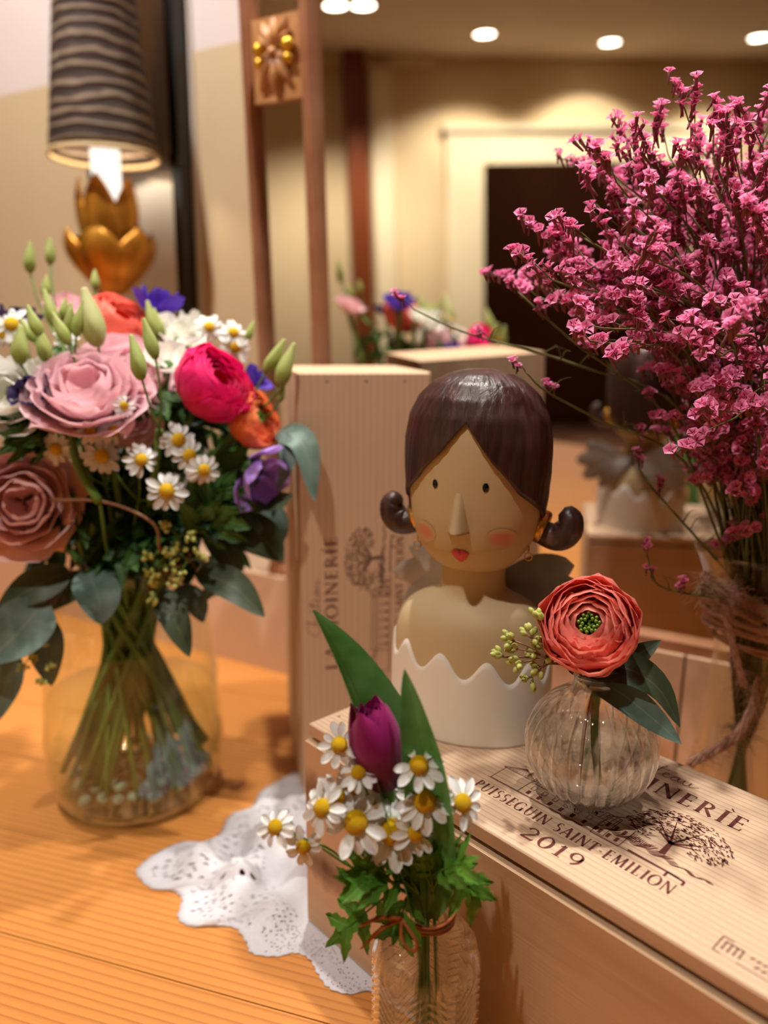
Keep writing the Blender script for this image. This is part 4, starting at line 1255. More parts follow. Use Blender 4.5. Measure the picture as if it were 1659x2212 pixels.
# seeded eucalyptus: three leaves and pods
eu = thing('eucalyptus_sprig', 'seeded eucalyptus sprig with three long leaves in the ball vase', 'foliage')
Yv = BV.y
def leafpx(parent, pts, width, mat, nrm=None, cup=.22, shape=.8, seed=0, name='leaf', wav=0.0):
    P3 = [at(x, y, Y) for x, y, Y in pts]
    n_ = V(nrm) if nrm else vnorm(P3[len(P3) // 2])
    return leaf_mb(P3, width, n_, cup, shape, seed=seed, wav=wav).build(name, mat, parent)
leafpx(eu, [(1268, 1452, Yv), (1340, 1440, Yv - .004), (1420, 1485, Yv - .012), (1469, 1571, Yv - .02)], .026, M['euc_dark'], nrm=(0.35, -.75, .75), cup=.18)
leafpx(eu, [(1262, 1462, Yv), (1330, 1490, Yv - .012), (1410, 1552, Yv - .022), (1472, 1607, Yv - .03)], .020, M['euc'], nrm=(.1, -.9, .35), cup=.15)
leafpx(eu, [(1285, 1455, Yv), (1340, 1440, Yv + .004), (1385, 1410, Yv + .008), (1428, 1383, Yv + .012)], .016, M['euc_dark'], nrm=(-.1, -.85, .5), cup=.2)
sc_ = at(1215, 1435, Yv)
ends = [(1112, 1385), (1150, 1380), (1090, 1420), (1130, 1430), (1160, 1410), (1150, 1462), (1165, 1345), (1180, 1395), (1120, 1402), (1172, 1440)]
MB().tube(smoothpath([at(1262, 1470, Yv), at(1240, 1440, Yv), sc_, at(1175, 1432, Yv)], 10), .0009, 6).build('stem', M['stem_brown'], eu)
seedsprig(eu, at(1195, 1430, Yv - .002), [(at(x, y, Yv - .006 + .012 * ((k * 37) % 10) / 10) - at(1195, 1430, Yv - .002)) / 0.02 for k, (x, y) in enumerate(ends)], .0021, .02, 3)
MB().tube([at(1250, 1465, Yv), top, BV + V((-0.004, 0.004, 0.05)), BV + V((-.006, 0, .012))], .0014, 6).build('lower_stem', M['stem_brown'], eu)

# ------------------------------------------------------------------ pressed glass bottle with tulip and feverfew
BB = V((0.0285, 0.4065, 0.0004))
zr = at(925, 1962, BB.y).z                               # rim height
brad = 116 * ((at(925, 2040, BB.y) - CAM).dot(FW)) / F_PX
nrad = 62 * ((at(925, 1962, BB.y) - CAM).dot(FW)) / F_PX
bot = thing('bud_bottle', 'small clear bottle with herringbone relief and raffia tie, holding the tulip', 'bottle', BB)
zs_ = at(925, 2050, BB.y).z
oprof = [(0, 0), (brad * .8, 0), (brad * .97, .004), (brad, .010)] + [(brad, .010 + (zs_ - .016) * i / 190) for i in range(1, 191)]
oprof += [(brad * .98, zs_ + .001), (brad * .90, zs_ + .008), (brad * .72, zs_ + .015), (nrad * .98, zs_ + .020), (nrad * .86, zs_ + .0245), (nrad * .86, zr - .006), (nrad, zr - .004), (nrad, zr - .001), (nrad * .93, zr)]
iprof = [(nrad * .78, zr - .0005), (nrad * .70, zr - .006), (nrad * .72, zs_ + .022), (brad * .66, zs_ + .013), (brad * .86, zs_ + .004), (brad * .92, zs_ - .004), (brad * .92, .008), (0, .006)]
def herring(r_, z, a, i):
    if i >= len(oprof) or r_ < brad * .99: return r_
    seg = (a / (2 * PI) * 6) % 1.0
    k = abs(seg - .5) * 2
    ph = (z / .0058 + k * 2.6) % 1.0
    edge = 0.6 if (seg < .02 or seg > .98) else 0
    return r_ + .0020 * (abs(ph - .5) * 2) - 0.0010 - edge * .0014
MB().lathe(oprof, 144, fr=herring, open_ends=True).build('relief_wall', M['glass_bottle'], bot)
MB().lathe([oprof[-1]] + iprof, 48, open_ends=True).build('inner_wall', M['glass_inner'], bot)
wl = zs_ * .62
MB().lathe([(0, .0085), (brad * .90, .0085), (brad * .905, wl), (0, wl)], 48).build('water', M['water_clear'], bot)
mb = MB()
for k in range(4):
    zz = zs_ + .0245 + k * .0017
    mb.tube([V(((nrad * .86 + .0016) * cos(t), (nrad * .86 + .0016) * sin(t), zz + .0005 * sin(t * 3 + k))) for t in [2 * PI * i / 28 for i in range(29)]], .00105, 6)
lt = at(868, 1985, BB.y - .028) - BB
for e1 in ((835, 1998, .012), (776, 2002, -.004), (779, 2050, -.002)):
    mb.tube(smoothpath([lt, (lt + at(e1[0], e1[1], BB.y - .03 + e1[2]) - BB) / 2 + V((0, -.003, .006)), at(e1[0], e1[1], BB.y - .03 + e1[2]) - BB], 10), [.0011] * 8 + [.0009, .0007, .0004], 6)
mb.tube(smoothpath([lt, at(900, 2035, BB.y - .038) - BB, at(892, 2055, BB.y - .037) - BB, at(868, 2030, BB.y - .034) - BB, lt], 14), .0010, 6)
mb.build('raffia_tie', M['twine'], bot)

TY_ = BB.y - .006
tul = thing('tulip', 'burgundy tulip bud with two tall green leaves in the small bottle', 'flower')
TC = at(812, 1606, TY_)
tsc = ((TC - CAM).dot(FW)) / F_PX
taxis = (at(800, 1500, TY_ + .004) - at(845, 1720, TY_)).normalized()
tx = taxis.cross(vnorm(TC)).normalized()
TMx = frame_z(TC, taxis)
def tulip_petal(rw, h, wid, close, seed):
    rnd = random.Random(seed); p1 = rnd.uniform(0, 6)
    def f(u, v):
        a = (u - .5) * 2
        z = -h * .52 + h * v * (1 - .06 * a * a)
        r_ = rw * (sin(PI * (0.13 + 0.63 * v)) ** .62) * (1 - close * max(0, v - .55) ** 1.5)
        w = wid * (sin(PI * min(1, .14 + .72 * v)) ** .55)
        if v > .97: w *= .7
        r_ *= (1 + .03 * sin(a * 5 + p1) * v)
        return (r_ * cos(a * w), r_ * sin(a * w), z + .02 * h * sin(a * 4 + p1) * v)
    return MB().grid(f, 12, 16)
th_, tw_ = 196 * tsc, 57 * tsc
for L, (rw, hs, wid, cl, n) in enumerate(((.62, .82, .95, 1.2, 4), (.82, .91, 1.05, 1.1, 4), (1.03, 1.0, 1.08, .95, 4))):
    for k in range(n):
        o = tulip_petal(tw_ * rw, th_ * hs, wid, cl, L * 5 + k).build('petal', M['tulip'], tul)
        o.matrix_basis = TMx @ Matrix.Rotation(2 * PI * (k + .33 * L) / n + .5, 4, 'Z') @ Matrix.Rotation((.05 if L == 2 else 0) + .02 * k, 4, 'Y')
nk = BB + V((0, 0, zr))
MB().tube(smoothpath([TC - taxis * th_ * .5, at(868, 1800, TY_), nk + V((-.004, -.002, -.01)), BB + V((.004, 0, .01))], 16), [.0034] * 17, 8).build('stem', M['stem'], tul)
lf = [(905, 1965, TY_ + .002), (868, 1800, TY_ + .008), (812, 1600, TY_ + .018), (745, 1440, TY_ + .022), (676, 1318, TY_ + .018)]
P3 = [at(*q) for q in lf]
leaf_mb(P3, .040, vnorm(P3[2]) + V((.55, 0, 0)), 1.25, .60, 14, 26).build('leaf', M['tulip_leaf'], tul)
lf = [(930, 1965, TY_ - .004), (938, 1850, TY_ - .010), (925, 1690, TY_ - .012), (896, 1550, TY_ - .008), (874, 1446, TY_ - .002)]
P3 = [at(*q) for q in lf]
leaf_mb(P3, .0285, vnorm(P3[2]) + V((-.25, 0, 0)), .45, .60, 10, 26).build('leaf', M['tulip_leaf'], tul)
for x, yy, w_ in ((905, 1880, .010), (930, 1880, .013)):
    P3 = [at(x + 4, 1985, TY_ - .002), at(x, 1880, TY_ - .010), at(x - 8, 1800, TY_ - .008), at(x - 14, 1740, TY_)]
    leaf_mb(P3, w_, vnorm(P3[1]), .6, .6, 8, 14).build('leaf_sheath', M['tulip_leaf'], tul)

def fev_head(parent, px, py, Y, rpx, tx_, ty_, seed, node, n=12, miss=0, stem_mb=None):
    c = at(px, py, Y); k = (c - CAM).dot(FW) / F_PX
    ax = vnorm(c) + RT * tx_ + UP * ty_
    daisy(parent, c, ax, rpx * k * 1.22, seed, n, miss)
    if stem_mb is not None:
        b = c - ax.normalized() * rpx * k * .3
        stem_mb.tube(smoothpath([b, b - ax.normalized() * .008 + (node - b) * .25, b.lerp(node, .65) + V((0, 0, -.003)), node], 10), .00075, 6)
groups = [
 ('feverfew_sprig', 'feverfew sprig arching left of the small bottle with two small daisies', (845, 1905, .395), [(594, 1787, 38, -.55, .1, 12, 2), (655, 1830, 36, -.1, -.45, 12, 1)]),
 ('feverfew_sprig', 'feverfew sprig with the cluster of daisies below the tulip bud', (905, 1930, .39), [(768, 1776, 58, -.1, .1, 13, 2), (848, 1797, 62, .0, .05, 13, 0), (727, 1722, 46, .35, .3, 12, 0), (695, 1745, 44, -.7, .1, 11, 0), (774, 1668, 36, -.1, .5, 11, 0), (806, 1745, 40, .1, .4, 11, 0), (733, 1609, 40, -.05, .2, 10, 1), (760, 1712, 34, 0, .5, 11, 1), (824, 1690, 44, .2, -.2, 12, 1)]),
 ('feverfew_sprig', 'feverfew sprig with daisies in front of the right tulip leaf', (935, 1925, .39), [(905, 1652, 46, .0, .25, 10, 2), (917, 1729, 55, .05, .1, 12, 0), (1000, 1735, 46, .6, .05, 12, 1), (898, 1799, 42, .35, -.2, 11, 2)]),
]
for gi, (nm, lab, nd, heads) in enumerate(groups):
    t = thing(nm, lab, 'flowers')
    node = at(*nd); sm = MB()
    for hi, (px, py, rp, tx_, ty_, n, ms) in enumerate(heads):
        Y = TY_ - .020 + .004 * (hi % 3) - (0 if py > 1700 else -.004)
        if gi == 1 and hi >= 5: Y += .010
        fev_head(t, px, py, Y, rp, tx_, ty_, gi * 20 + hi, node, n, ms, sm)
    sm.tube(smoothpath([node, nk + V((.004 * (gi - 1), -.006, -.006)), BB + V((.008 * (gi - 1), -.002, .02))], 10), .0011, 6)
    sm.build('stem', M['stem'], t)
    LV = {0: [((860, 1925), (705, 1905), .026, -.3), ((850, 1910), (775, 1815), .018, 0), ((840, 1930), (700, 2045), .034, .2)],
          1: [((880, 1910), (745, 1885), .040, .1), ((880, 1935), (848, 2040), .032, .1), ((885, 1890), (840, 1840), .022, 0)],
          2: [((930, 1890), (1025, 1850), .032, .1), ((975, 1860), (1045, 1955), .034, .4), ((930, 1900), (925, 1840), .022, 0)]}[gi]
    for k, (b, e, w_, dr) in enumerate(LV):
        lobed_leaf(t, at(b[0], b[1], TY_ - .012), at(e[0], e[1], TY_ - .030 + .006 * k), w_, vnorm(node) + V((.2 * k - .2, 0, .5)), M['leaf_bright'], gi * 5 + k, droop=dr)

# ------------------------------------------------------------------ bouquet in the big glass vase
VB = V((-0.276, 0.785, 0.0004))
VH = 0.262
bv = thing('glass_vase', 'large clear glass vase filled with water and the mixed bouquet stems', 'vase', VB)
vo = smoothpath([(0.070, 0.0, 0), (0.084, 0.006, 0), (0.0935, 0.028, 0), (0.096, 0.055, 0), (0.0945, 0.10, 0), (0.0905, 0.16, 0), (0.085, 0.205, 0), (0.070, 0.232, 0), (0.056, 0.245, 0), (0.055, VH, 0)], 44)
po = [(0, 0)] + [(p.x, p.y) for p in vo]
pi_ = [(p.x - .003, max(p.y, .012)) for p in reversed(vo)][:-2] + [(0.0, .012)]
MB().lathe(po + pi_, 64).build('glass', M['glass_big'], bv)
wlev = 0.118
wp = [(0, .0125)] + [(p.x - .0034, p.y) for p in vo if .013 < p.y < wlev] + [(0.0895, wlev), (0, wlev)]
MB().lathe(wp, 48).build('water', M['water'], bv)
rp_ = random.Random(31)
M['pebble'] = mottled('clear grey green glass pebble', srgb(150, 160, 140), srgb(196, 204, 190), 60, 0.05, 0.8)
pebm = MB().lathe([(0.0085 * sin(t), 0.0055 * cos(t)) for t in [PI - PI * i / 8 for i in range(9)]], 12).mesh('glass_pebble', M['pebble'])
for k in range(44):
    a = k * 2.39996; r_ = 0.074 * math.sqrt((k + .5) / 44)
    o = link('glass_pebble', pebm, None, Matrix.Translation(VB + V((r_ * cos(a), r_ * sin(a), .0185 + (0.006 if k % 3 == 0 else 0)))) @ Matrix.Rotation(rp_.uniform(-.3, .3), 4, 'X') @ Matrix.Rotation(rp_.uniform(0, 3), 4, 'Z') @ Matrix.Diagonal((1, rp_.uniform(.7, 1), 1, 1)))
    tag(o, 'small rounded glass pebble on the bottom inside the large vase', 'pebble', 'glass pebbles in the large vase')
rs = random.Random(5)
def vase_stem(parent, c, back, rad=0.0038, mat=None, name='stem'):
    a = math.atan2(c.y - VB.y, c.x - VB.x) + rs.uniform(-.4, .4)
    rn = 0.044 * math.sqrt(rs.random())
    neck = VB + V((cos(a) * rn, sin(a) * rn, VH - .012))
    a2 = a + PI + rs.uniform(-1.2, 1.2); rb_ = 0.082 * math.sqrt(rs.uniform(.3, 1))
    foot = VB + V((cos(a2) * rb_, sin(a2) * rb_, .020 + rs.uniform(0, .02)))
    hi = V(c).lerp(neck, .5) + V(back) * .015
    return MB().tube(smoothpath([V(c), hi, neck, neck.lerp(foot, .55), foot], 18), rad, 7).build(name, mat or M['stem'], parent)
def pxs(c): return (V(c) - CAM).dot(FW) / F_PX
def bflower(kind, name, label, px, py, Y, rpx, ax, mat, seed, **kw):
    c = at(px, py, Y); r_ = rpx * pxs(c)
    axis = (vnorm(c) * ax[2] + RT * ax[0] + UP * ax[1]).normalized()
    t = thing(name, label, 'flower')
    if kind == 'ran': ranunculus(t, c, axis, r_, mat, seed=seed, **kw)
    elif kind == 'rose': rose(t, c, axis, r_, mat, seed=seed, **kw)
    else: cupflower(t, c, axis, r_, mat, seed=seed, **kw)
    vase_stem(t, c - axis * r_ * .75, -axis)
    MB().lathe([(0, -r_ * .9), (r_ * .25, -r_ * .82), (r_ * .34, -r_ * .66), (r_ * .2, -r_ * .5), (0, -r_ * .45)], 12, M=frame_z(c, axis)).build('calyx', M['leaf'], t)
    return t
bflower('ran', 'ranunculus', 'coral pink ranunculus seen from its side at the bouquet top', 258, 695, .80, 78, (.35, .75, .45), M['coral'], 5, layers=7, open_=.9, heart=False)
bflower('ran', 'ranunculus', 'magenta ranunculus on the right side of the bouquet', 465, 828, .715, 88, (.62, .62, .50), M['magenta'], 6, layers=7, open_=.8, heart=False)
bflower('ran', 'ranunculus', 'orange ranunculus below the magenta one at the bouquet edge', 552, 905, .735, 66, (.75, .35, .45), M['orange'], 7, layers=7, open_=1.0)
bflower('rose', 'lisianthus', 'large pale pink lisianthus at the front of the bouquet', 185, 828, .690, 118, (-.12, .60, .72), M['pink'], 8, layers=6)
bflower('rose', 'lisianthus', 'pale pink lisianthus tucked behind the large pink one', 288, 800, .735, 98, (.2, .6, .7), M['pink'], 9)
bflower('rose', 'lisianthus', 'small pale pink lisianthus hanging below the large pink one', 288, 905, .705, 62, (.2, -.25, .9), M['pink'], 10, layers=4)
bflower('rose', 'lisianthus', 'salmon pink lisianthus low on the left of the bouquet', 45, 1085, .690, 112, (-.15, -.05, .95), M['salmon'], 11, layers=6)
bflower('rose', 'lisianthus', 'far pink lisianthus at the back of the bouquet', 150, 655, .86, 48, (0, .8, .5), M['pink'], 12, layers=4)
bflower('cup', 'anemone', 'blue violet anemone at the top of the bouquet', 345, 640, .83, 56, (.1, .9, .25), M['violet'], 13, n=8, spread=80)
bflower('cup', 'anemone', 'dark plum anemone at the upper left bouquet edge', 38, 672, .78, 50, (0, .9, .2), M['plum'], 14, n=8, spread=75)
bflower('cup', 'anemone', 'dark plum anemone beside the white petals on the left', 66, 845, .685, 48, (-.3, .2, .8), M['plum'], 15, n=7, spread=85)
bflower('cup', 'anemone', 'lilac anemone drooping at the right of the bouquet', 575, 1038, .705, 78, (.55, -.45, .45), M['lilac'], 16, n=7, spread=70, heart=M['black_heart'])
bflower('cup', 'anemone', 'half hidden violet anemone behind the magenta ranunculus', 560, 812, .80, 36, (.6, .6, .2), M['violet'], 17, n=7)
bflower('cup', 'freesia', 'white freesia beside the violet anemone', 398, 708, .79, 62, (.2, .7, .5), M['white'], 18, n=7, spread=70)
bflower('cup', 'freesia', 'white freesia above the magenta ranunculus', 366, 762, .735, 54, (.1, .7, .6), M['white'], 19, n=7, spread=70)
bflower('rose', 'lisianthus', 'white lisianthus at the left picture edge', 8, 850, .690, 84, (-.3, .3, .8), M['white'], 20, layers=4)
bflower('cup', 'freesia', 'white freesia left of the large pink lisianthus', 80, 796, .72, 56, (-.1, .8, .5), M['white'], 21, n=7, spread=72)
bflower('cup', 'freesia', 'white freesia at the right back of the bouquet', 430, 690, .82, 40, (.4, .7, .4), M['white'], 22, n=6, spread=65)

budsets = [
 ('lisianthus_buds', 'two tall pale green buds rising at the left back of the bouquet', [(65, 558, .86, 62, 26, 0), (108, 545, .87, 52, 22, 0), (100, 620, .85, 44, 22, 0), (205, 606, .86, 40, 20, 0)], (140, 760, .82)),
 ('lisianthus_buds', 'cluster of lime green buds at the upper left of the bouquet', [(44, 748, .70, 78, 38, 0), (74, 696, .71, 66, 28, -.4), (108, 668, .74, 76, 28, -.3), (132, 712, .70, 70, 28, -.5), (152, 690, .72, 62, 24, 0), (172, 690, .71, 76, 26, .2), (92, 745, .71, 74, 32, -.2), (60, 715, .72, 52, 22, -.6), (138, 668, .75, 44, 20, .2)], (170, 840, .72)),
 ('lisianthus_buds', 'plump cream green bud between the pink lisianthus and coral ranunculus', [(198, 690, .715, 118, 52, -.25)], (215, 830, .72)),
 ('lisianthus_buds', 'two slim green buds standing in front of the pink lisianthus', [(296, 776, .660, 92, 36, -.25), (324, 735, .675, 84, 30, -.3)], (345, 930, .69)),
 ('lisianthus_buds', 'pair of yellow green buds at the right edge near the upright crate', [(592, 772, .74, 78, 30, .6), (618, 792, .735, 92, 36, .35), (608, 850, .74, 40, 18, .3)], (545, 880, .75)),
 ('lisianthus_buds', 'slim green buds beside the violet anemone', [(326, 690, .78, 70, 26, -.2), (342, 700, .785, 60, 24, -.3), (540, 716, .81, 42, 18, .4)], (380, 800, .77)),
]
for si, (nm, lab, bl_, nd) in enumerate(budsets):
    t = thing(nm, lab, 'flower buds'); node = at(*nd); sm = MB()
    for k, (px, py, Y, ln, wd_, lean) in enumerate(bl_):
        c = at(px, py, Y); k_ = pxs(c); ax = (UP + RT * lean + vnorm(c) * .15).normalized()
        bud(t, c, ax, ln * k_, wd_ * k_, M['paleb'] if ln > 110 else M['bud'], k)
        b = c - ax * ln * k_ * .48
        sm.tube(smoothpath([b, b - ax * .012 + (node - b) * .3, node], 8), .0011, 6)
    sm.build('stalks', M['stem'], t)
    vase_stem(t, node, V((0, 0, 0)))
# feverfew in the bouquet
for gi, (lab, nd, hs) in enumerate([
  ('feverfew sprig with white daisies hanging over the middle of the bouquet', (300, 1080, .72), [(220, 985, 34, -.1, .1), (305, 993, 30, .1, .2), (360, 1060, 36, .05, .0)]),
  ('feverfew sprig of three crowded daisies under the magenta ranunculus', (430, 1090, .73), [(386, 950, 33, .1, .2), (410, 984, 32, .1, .1), (441, 1016, 30, .3, -.2)]),
  ('feverfew sprig half shaded below the large pink lisianthus', (230, 1050, .73), [(120, 970, 30, -.5, -.2), (247, 930, 26, .1, .3), (196, 930, 26, 0, .3), (268, 876, 20, .2, .2)]),
  ('feverfew sprig with daisies at the right back of the bouquet', (440, 830, .80), [(508, 748, 30, .4, .1), (505, 718, 26, .2, .5), (452, 706, 26, .2, .4)]),
  ('feverfew sprig of small daisies at the upper left picture edge', (80, 800, .76), [(25, 700, 34, -.2, .4), (142, 728, 22, 0, .5), (8, 725, 24, -.3, .1)])]):
    t = thing('feverfew_sprig', lab, 'flowers'); node = at(*nd); sm = MB()
    for k, (px, py, rp, tx_, ty_) in enumerate(hs):
        Y = nd[2] - .040 - .004 * k if gi < 3 else nd[2] - .01
        fev_head(t, px, py, Y, rp * 1.0, tx_, ty_, 100 + gi * 10 + k, node, 12, k % 2, sm)
    sm.build('stalks', M['stem'], t)
    vase_stem(t, node, V((0, 0, 0)), .0014)
# large eucalyptus leaves around the neck
eb = [
 ('grey eucalyptus branch with broad leaves drooping left of the vase', 'euc', [
   [(190, 1235, .72), (212, 1290, .690), (218, 1350, .680)], [(95, 1300, .70), (40, 1365, .675), (-30, 1432, .665)], [(150, 1235, .72), (70, 1270, .70), (-10, 1320, .69)], [(85, 1330, .70), (98, 1400, .69), (112, 1482, .69)], [(40, 1420, .69), (12, 1480, .685), (-8, 1560, .68)], [(200, 1250, .73), (140, 1275, .72), (100, 1320, .72)]],
   [.042, .052, .034, .034, .030, .03], (185, 1225, .74)),
 ('olive eucalyptus branch with pointed leaves right of the vase neck', 'euc_dark', [
   [(428, 1235, .72), (505, 1268, .70), (572, 1333, .69)], [(345, 1272, .71), (378, 1340, .69), (410, 1420, .685)], [(380, 1270, .74), (420, 1300, .73), (440, 1345, .73)], [(470, 1130, .74), (560, 1160, .73), (612, 1212, .73)], [(450, 1150, .75), (490, 1195, .74), (520, 1245, .74)]],
   [.032, .028, .026, .042, .030], (400, 1215, .75)),
 ('blue grey eucalyptus branch hanging at the right beside the upright crate', 'euc', [
   [(600, 935, .74), (655, 960, .725), (680, 1085, .715)], [(612, 930, .735), (622, 990, .72), (600, 1060, .715)], [(530, 1070, .74), (590, 1085, .72), (632, 1070, .715)], [(540, 1090, .75), (585, 1130, .74), (600, 1190, .74)], [(480, 1180, .76), (470, 1240, .75), (440, 1300, .75)], [(600, 1000, .75), (560, 1120, .75), (520, 1180, .75)]],
   [.028, .016, .026, .036, .026, .03], (520, 1060, .76)),
]
for k, (lab, mt, ls, wds, nd) in enumerate(eb):
    t = thing('eucalyptus_branch', lab, 'foliage'); node = at(*nd); sm = MB()
    for j, (l_, w_) in enumerate(zip(ls, wds)):
        P3 = [at(*q) for q in l_]
        n_ = vnorm(P3[1]) + V((rs.uniform(-.3, .3), 0, rs.uniform(.2, .7)))
        leaf_mb(P3, w_, n_, .22, .78, seed=j).build('leaf', M[mt if j % 3 != 2 else ('euc_dark' if mt == 'euc' else 'euc')], t)
        sm.tube(smoothpath([P3[0], P3[0].lerp(node, .5) + V((0, 0, .006)), node], 6), .0011, 6)
    sm.build('twig', M['stem_brown'], t)
    if k == 1:
        for j, (px, py) in enumerate(((345, 1225), (405, 1212), (385, 1160), (350, 1262))):
            c = at(px, py, .695)
            seedsprig(t, c, [V((cos(a), -.3, sin(a))) for a in (0.3, 2.2, 4.2)], .0023, .010, j + 5, M['stem'])
    if k == 0:
        for j, (px, py) in enumerate(((62, 1425), (105, 1455), (85, 1405))):
            seedsprig(t, at(px, py, .68), [V((cos(a), -.3, sin(a))) for a in (1.0, 4.0)], .0018, .005, j + 15, M['stem'])
    vase_stem(t, node, V((0, 0, 0)), .0018, M['stem_brown'])
# leafy filler sprigs making the dark green heart of the bouquet
rl = random.Random(21)
fill = []
for k in range(40):
    a = 2 * PI * k / 40 * 2.4 * 4; rr_ = math.sqrt((k + .5) / 40)
    fill.append((285 + cos(a) * 290 * rr_, 1010 + sin(a) * 255 * rr_))
for k in range(14):
    fill.append((170 + 300 * ((k * 0.618) % 1), 1090 + 140 * ((k * 0.382 + .1) % 1)))
places = ('upper left', 'upper middle', 'upper right', 'middle left', 'centre', 'middle right', 'lower left', 'lower middle', 'lower right')
for k, (px, py) in enumerate(fill):
    ix = min(2, max(0, int((px + 15) / 200))); iy = min(2, max(0, int((py - 735) / 170)))
    rr2 = math.hypot((px - 285) / 300, (py - 990) / 255)
    Y = .735 + .06 * rr2 ** 2 + rl.uniform(-.01, .03)
    if py < 860: Y += .03
    if k >= 40: Y = .715 + .02 * ((k * .618) % 1)
    t = thing('leafy_sprig', 'dark green leafy sprig among the flowers at the %s of the bouquet' % places[iy * 3 + ix], 'foliage', group='leafy sprigs, bouquet ' + places[iy * 3 + ix])
    c = at(px, py, Y)
    out = (c - (VB + V((0, 0, .36)))).normalized()
    lng = rl.uniform(.03, .05)
    tip = c + out * .012
    base = c - out * .035
    MB().tube(smoothpath([base, c, tip], 6), .0010, 5).build('stem', M['stem'], t)
    mt = M[('leaf_dark', 'leaf_dark', 'leaf')[k % 3]]
    for j in range(13):
        s = j / 13
        b = base.lerp(tip, .15 + .85 * s)
        d = (out * .5 + V((rl.uniform(-1, 1), rl.uniform(-1, .6), rl.uniform(-1, .8)))).normalized()
        ln = rl.uniform(.020, .036)
        leaf_mb([b, b + d * ln * .5 + V((0, 0, .002)), b + d * ln + V((0, 0, -.006))], rl.uniform(.009, .015), vnorm(b) + V((rl.uniform(-.6, .6), 0, rl.uniform(-.2, 1))), .3, .8, 4, 6, seed=j).build('leaf', mt, t)
    vase_stem(t, base, V((0, 0, 0)), .0026)
for k, (b, e, w_, m_, lab) in enumerate([
   ((400, 1140, .72), (505, 1010, .70), .060, 'leaf', 'feathery green anemone foliage left of the lilac anemone'),
   ((430, 1160, .715), (470, 1075, .69), .055, 'leaf', 'feathery green anemone foliage below the crowded daisies'),
   ((110, 960, .72), (45, 905, .68), .050, 'leaf', 'curly green anemone collar under the dark plum flower'),
   ((470, 1010, .74), (545, 985, .72), .040, 'leaf_bright', 'small fresh green foliage under the orange ranunculus'),
   ((330, 850, .73), (375, 870, .71), .040, 'leaf', 'small green leaf spray left of the magenta ranunculus')]):
    t = thing('foliage_spray', lab, 'foliage')
    for j in range(3):
        bb = at(b[0], b[1], b[2]); ee = at(e[0] + (j - 1) * 38, e[1] + abs(j - 1) * 26, e[2] + .006 * j)
        lobed_leaf(t, bb, ee, w_, vnorm(bb) + V((0, 0, .5)), M[m_], k * 3 + j, droop=.2)
    vase_stem(t, at(*b), V((0, 0, 0)), .0014)
for k, (pts, lab) in enumerate([
   ([(150, 930, .70), (170, 1010, .685), (215, 1085, .68)], 'curved thick green stem crossing the shaded bouquet front'),
   ([(110, 1080, .69), (230, 1085, .68), (330, 1130, .68), (345, 1190, .69)], 'thin brown twig arching across the bouquet front')]):
    t = thing('bare_twig', lab, 'stem')
    MB().tube(smoothpath([at(*q) for q in pts], 14), (.0042, .0014)[k], 8).build('stalk', M[('stem', 'stem_brown')[k]], t)
    vase_stem(t, at(*pts[-1]), V((0, 0, 0)), .0016)

# ------------------------------------------------------------------ statice bunch in a glass vase, bound with jute
SV = V((0.338, 0.660, 0.0004))
sv = thing('statice_vase', 'tall clear glass vase at the right edge holding the pink statice', 'vase', SV)
sprof = smoothpath([(0.046, 0.0, 0), (0.048, 0.02, 0), (0.042, 0.10, 0), (0.034, 0.19, 0), (0.033, 0.235, 0), (0.047, 0.29, 0), (0.058, 0.318, 0)], 34)
MB().lathe([(0, 0)] + [(p.x, p.y) for p in sprof] + [(p.x - .0024, max(.008, p.y)) for p in reversed(sprof)][:-1] + [(0, .008)], 56).build('glass', M['glass_big'], sv)
ju = thing('jute_binding', 'fuzzy pink brown jute twine tied around the statice vase with hanging tails', 'twine')
rj = random.Random(8)
jm = MB()
for k in range(12):
    zz = 0.236 + .0036 * k + rj.uniform(-.003, .003)
    rr_ = 0.0375 + max(0, zz - .235) * .30
    ph = rj.uniform(0, 6)
    jm.tube([SV + V(((rr_ + rj.uniform(0, .0018)) * cos(t + ph), (rr_ + rj.uniform(0, .0018)) * sin(t + ph), zz + .006 * sin(t + ph * 3) + rj.uniform(-.0008, .0008))) for t in [2 * PI * i / 30 for i in range(31)]], .0020, 7)
jm.build('wrapped_coils', M['jute'], ju)
def fuzz(path, rad, name, n_f):
    pts = smoothpath(path, 26); mb = MB()
    for s_ in range(4):
        ph = s_ * PI / 2
        mb.tube([p + V((cos(ph + i * .5), sin(ph + i * .5) * .6, sin(ph + i * .5))) * rad * .55 for i, p in enumerate(pts)], rad * .5, 6)
    o = mb.build(name, M['jute'], ju)
    fz = MB()
    for k in range(n_f):
        p = pts[rj.randrange(len(pts))]
        d = V((rj.uniform(-1, 1), rj.uniform(-1, .3), rj.uniform(-.8, .8))).normalized()
        l = rj.uniform(.006, .020)
        fz.tube(smoothpath([p, p + d * l * .5 + V((0, 0, rj.uniform(-.003, .003))), p + d * l + V((rj.uniform(-.006, .006), 0, rj.uniform(-.006, .002)))], 4), .00016, 3, False)
    fz = fz.build('fibres', M['jute'], o); fz['kind'] = 'stuff'
Yj = SV.y - .042
fuzz([at(1560, 1262, Yj), at(1570, 1330, Yj - .004), at(1590, 1420, Yj - .004), at(1608, 1480, Yj)], .0035, 'tail', 130)
fuzz([at(1640, 1470, Yj), at(1625, 1530, Yj - .004), at(1590, 1590, Yj - .008), at(1535, 1625, Yj - .010), at(1490, 1650, Yj - .010)], .0042, 'tail', 340)
fuzz([at(1520, 1240, Yj), at(1560, 1275, Yj - .004), at(1620, 1300, Yj - .004), at(1660, 1330, Yj - .004)], .0040, 'knot', 420)
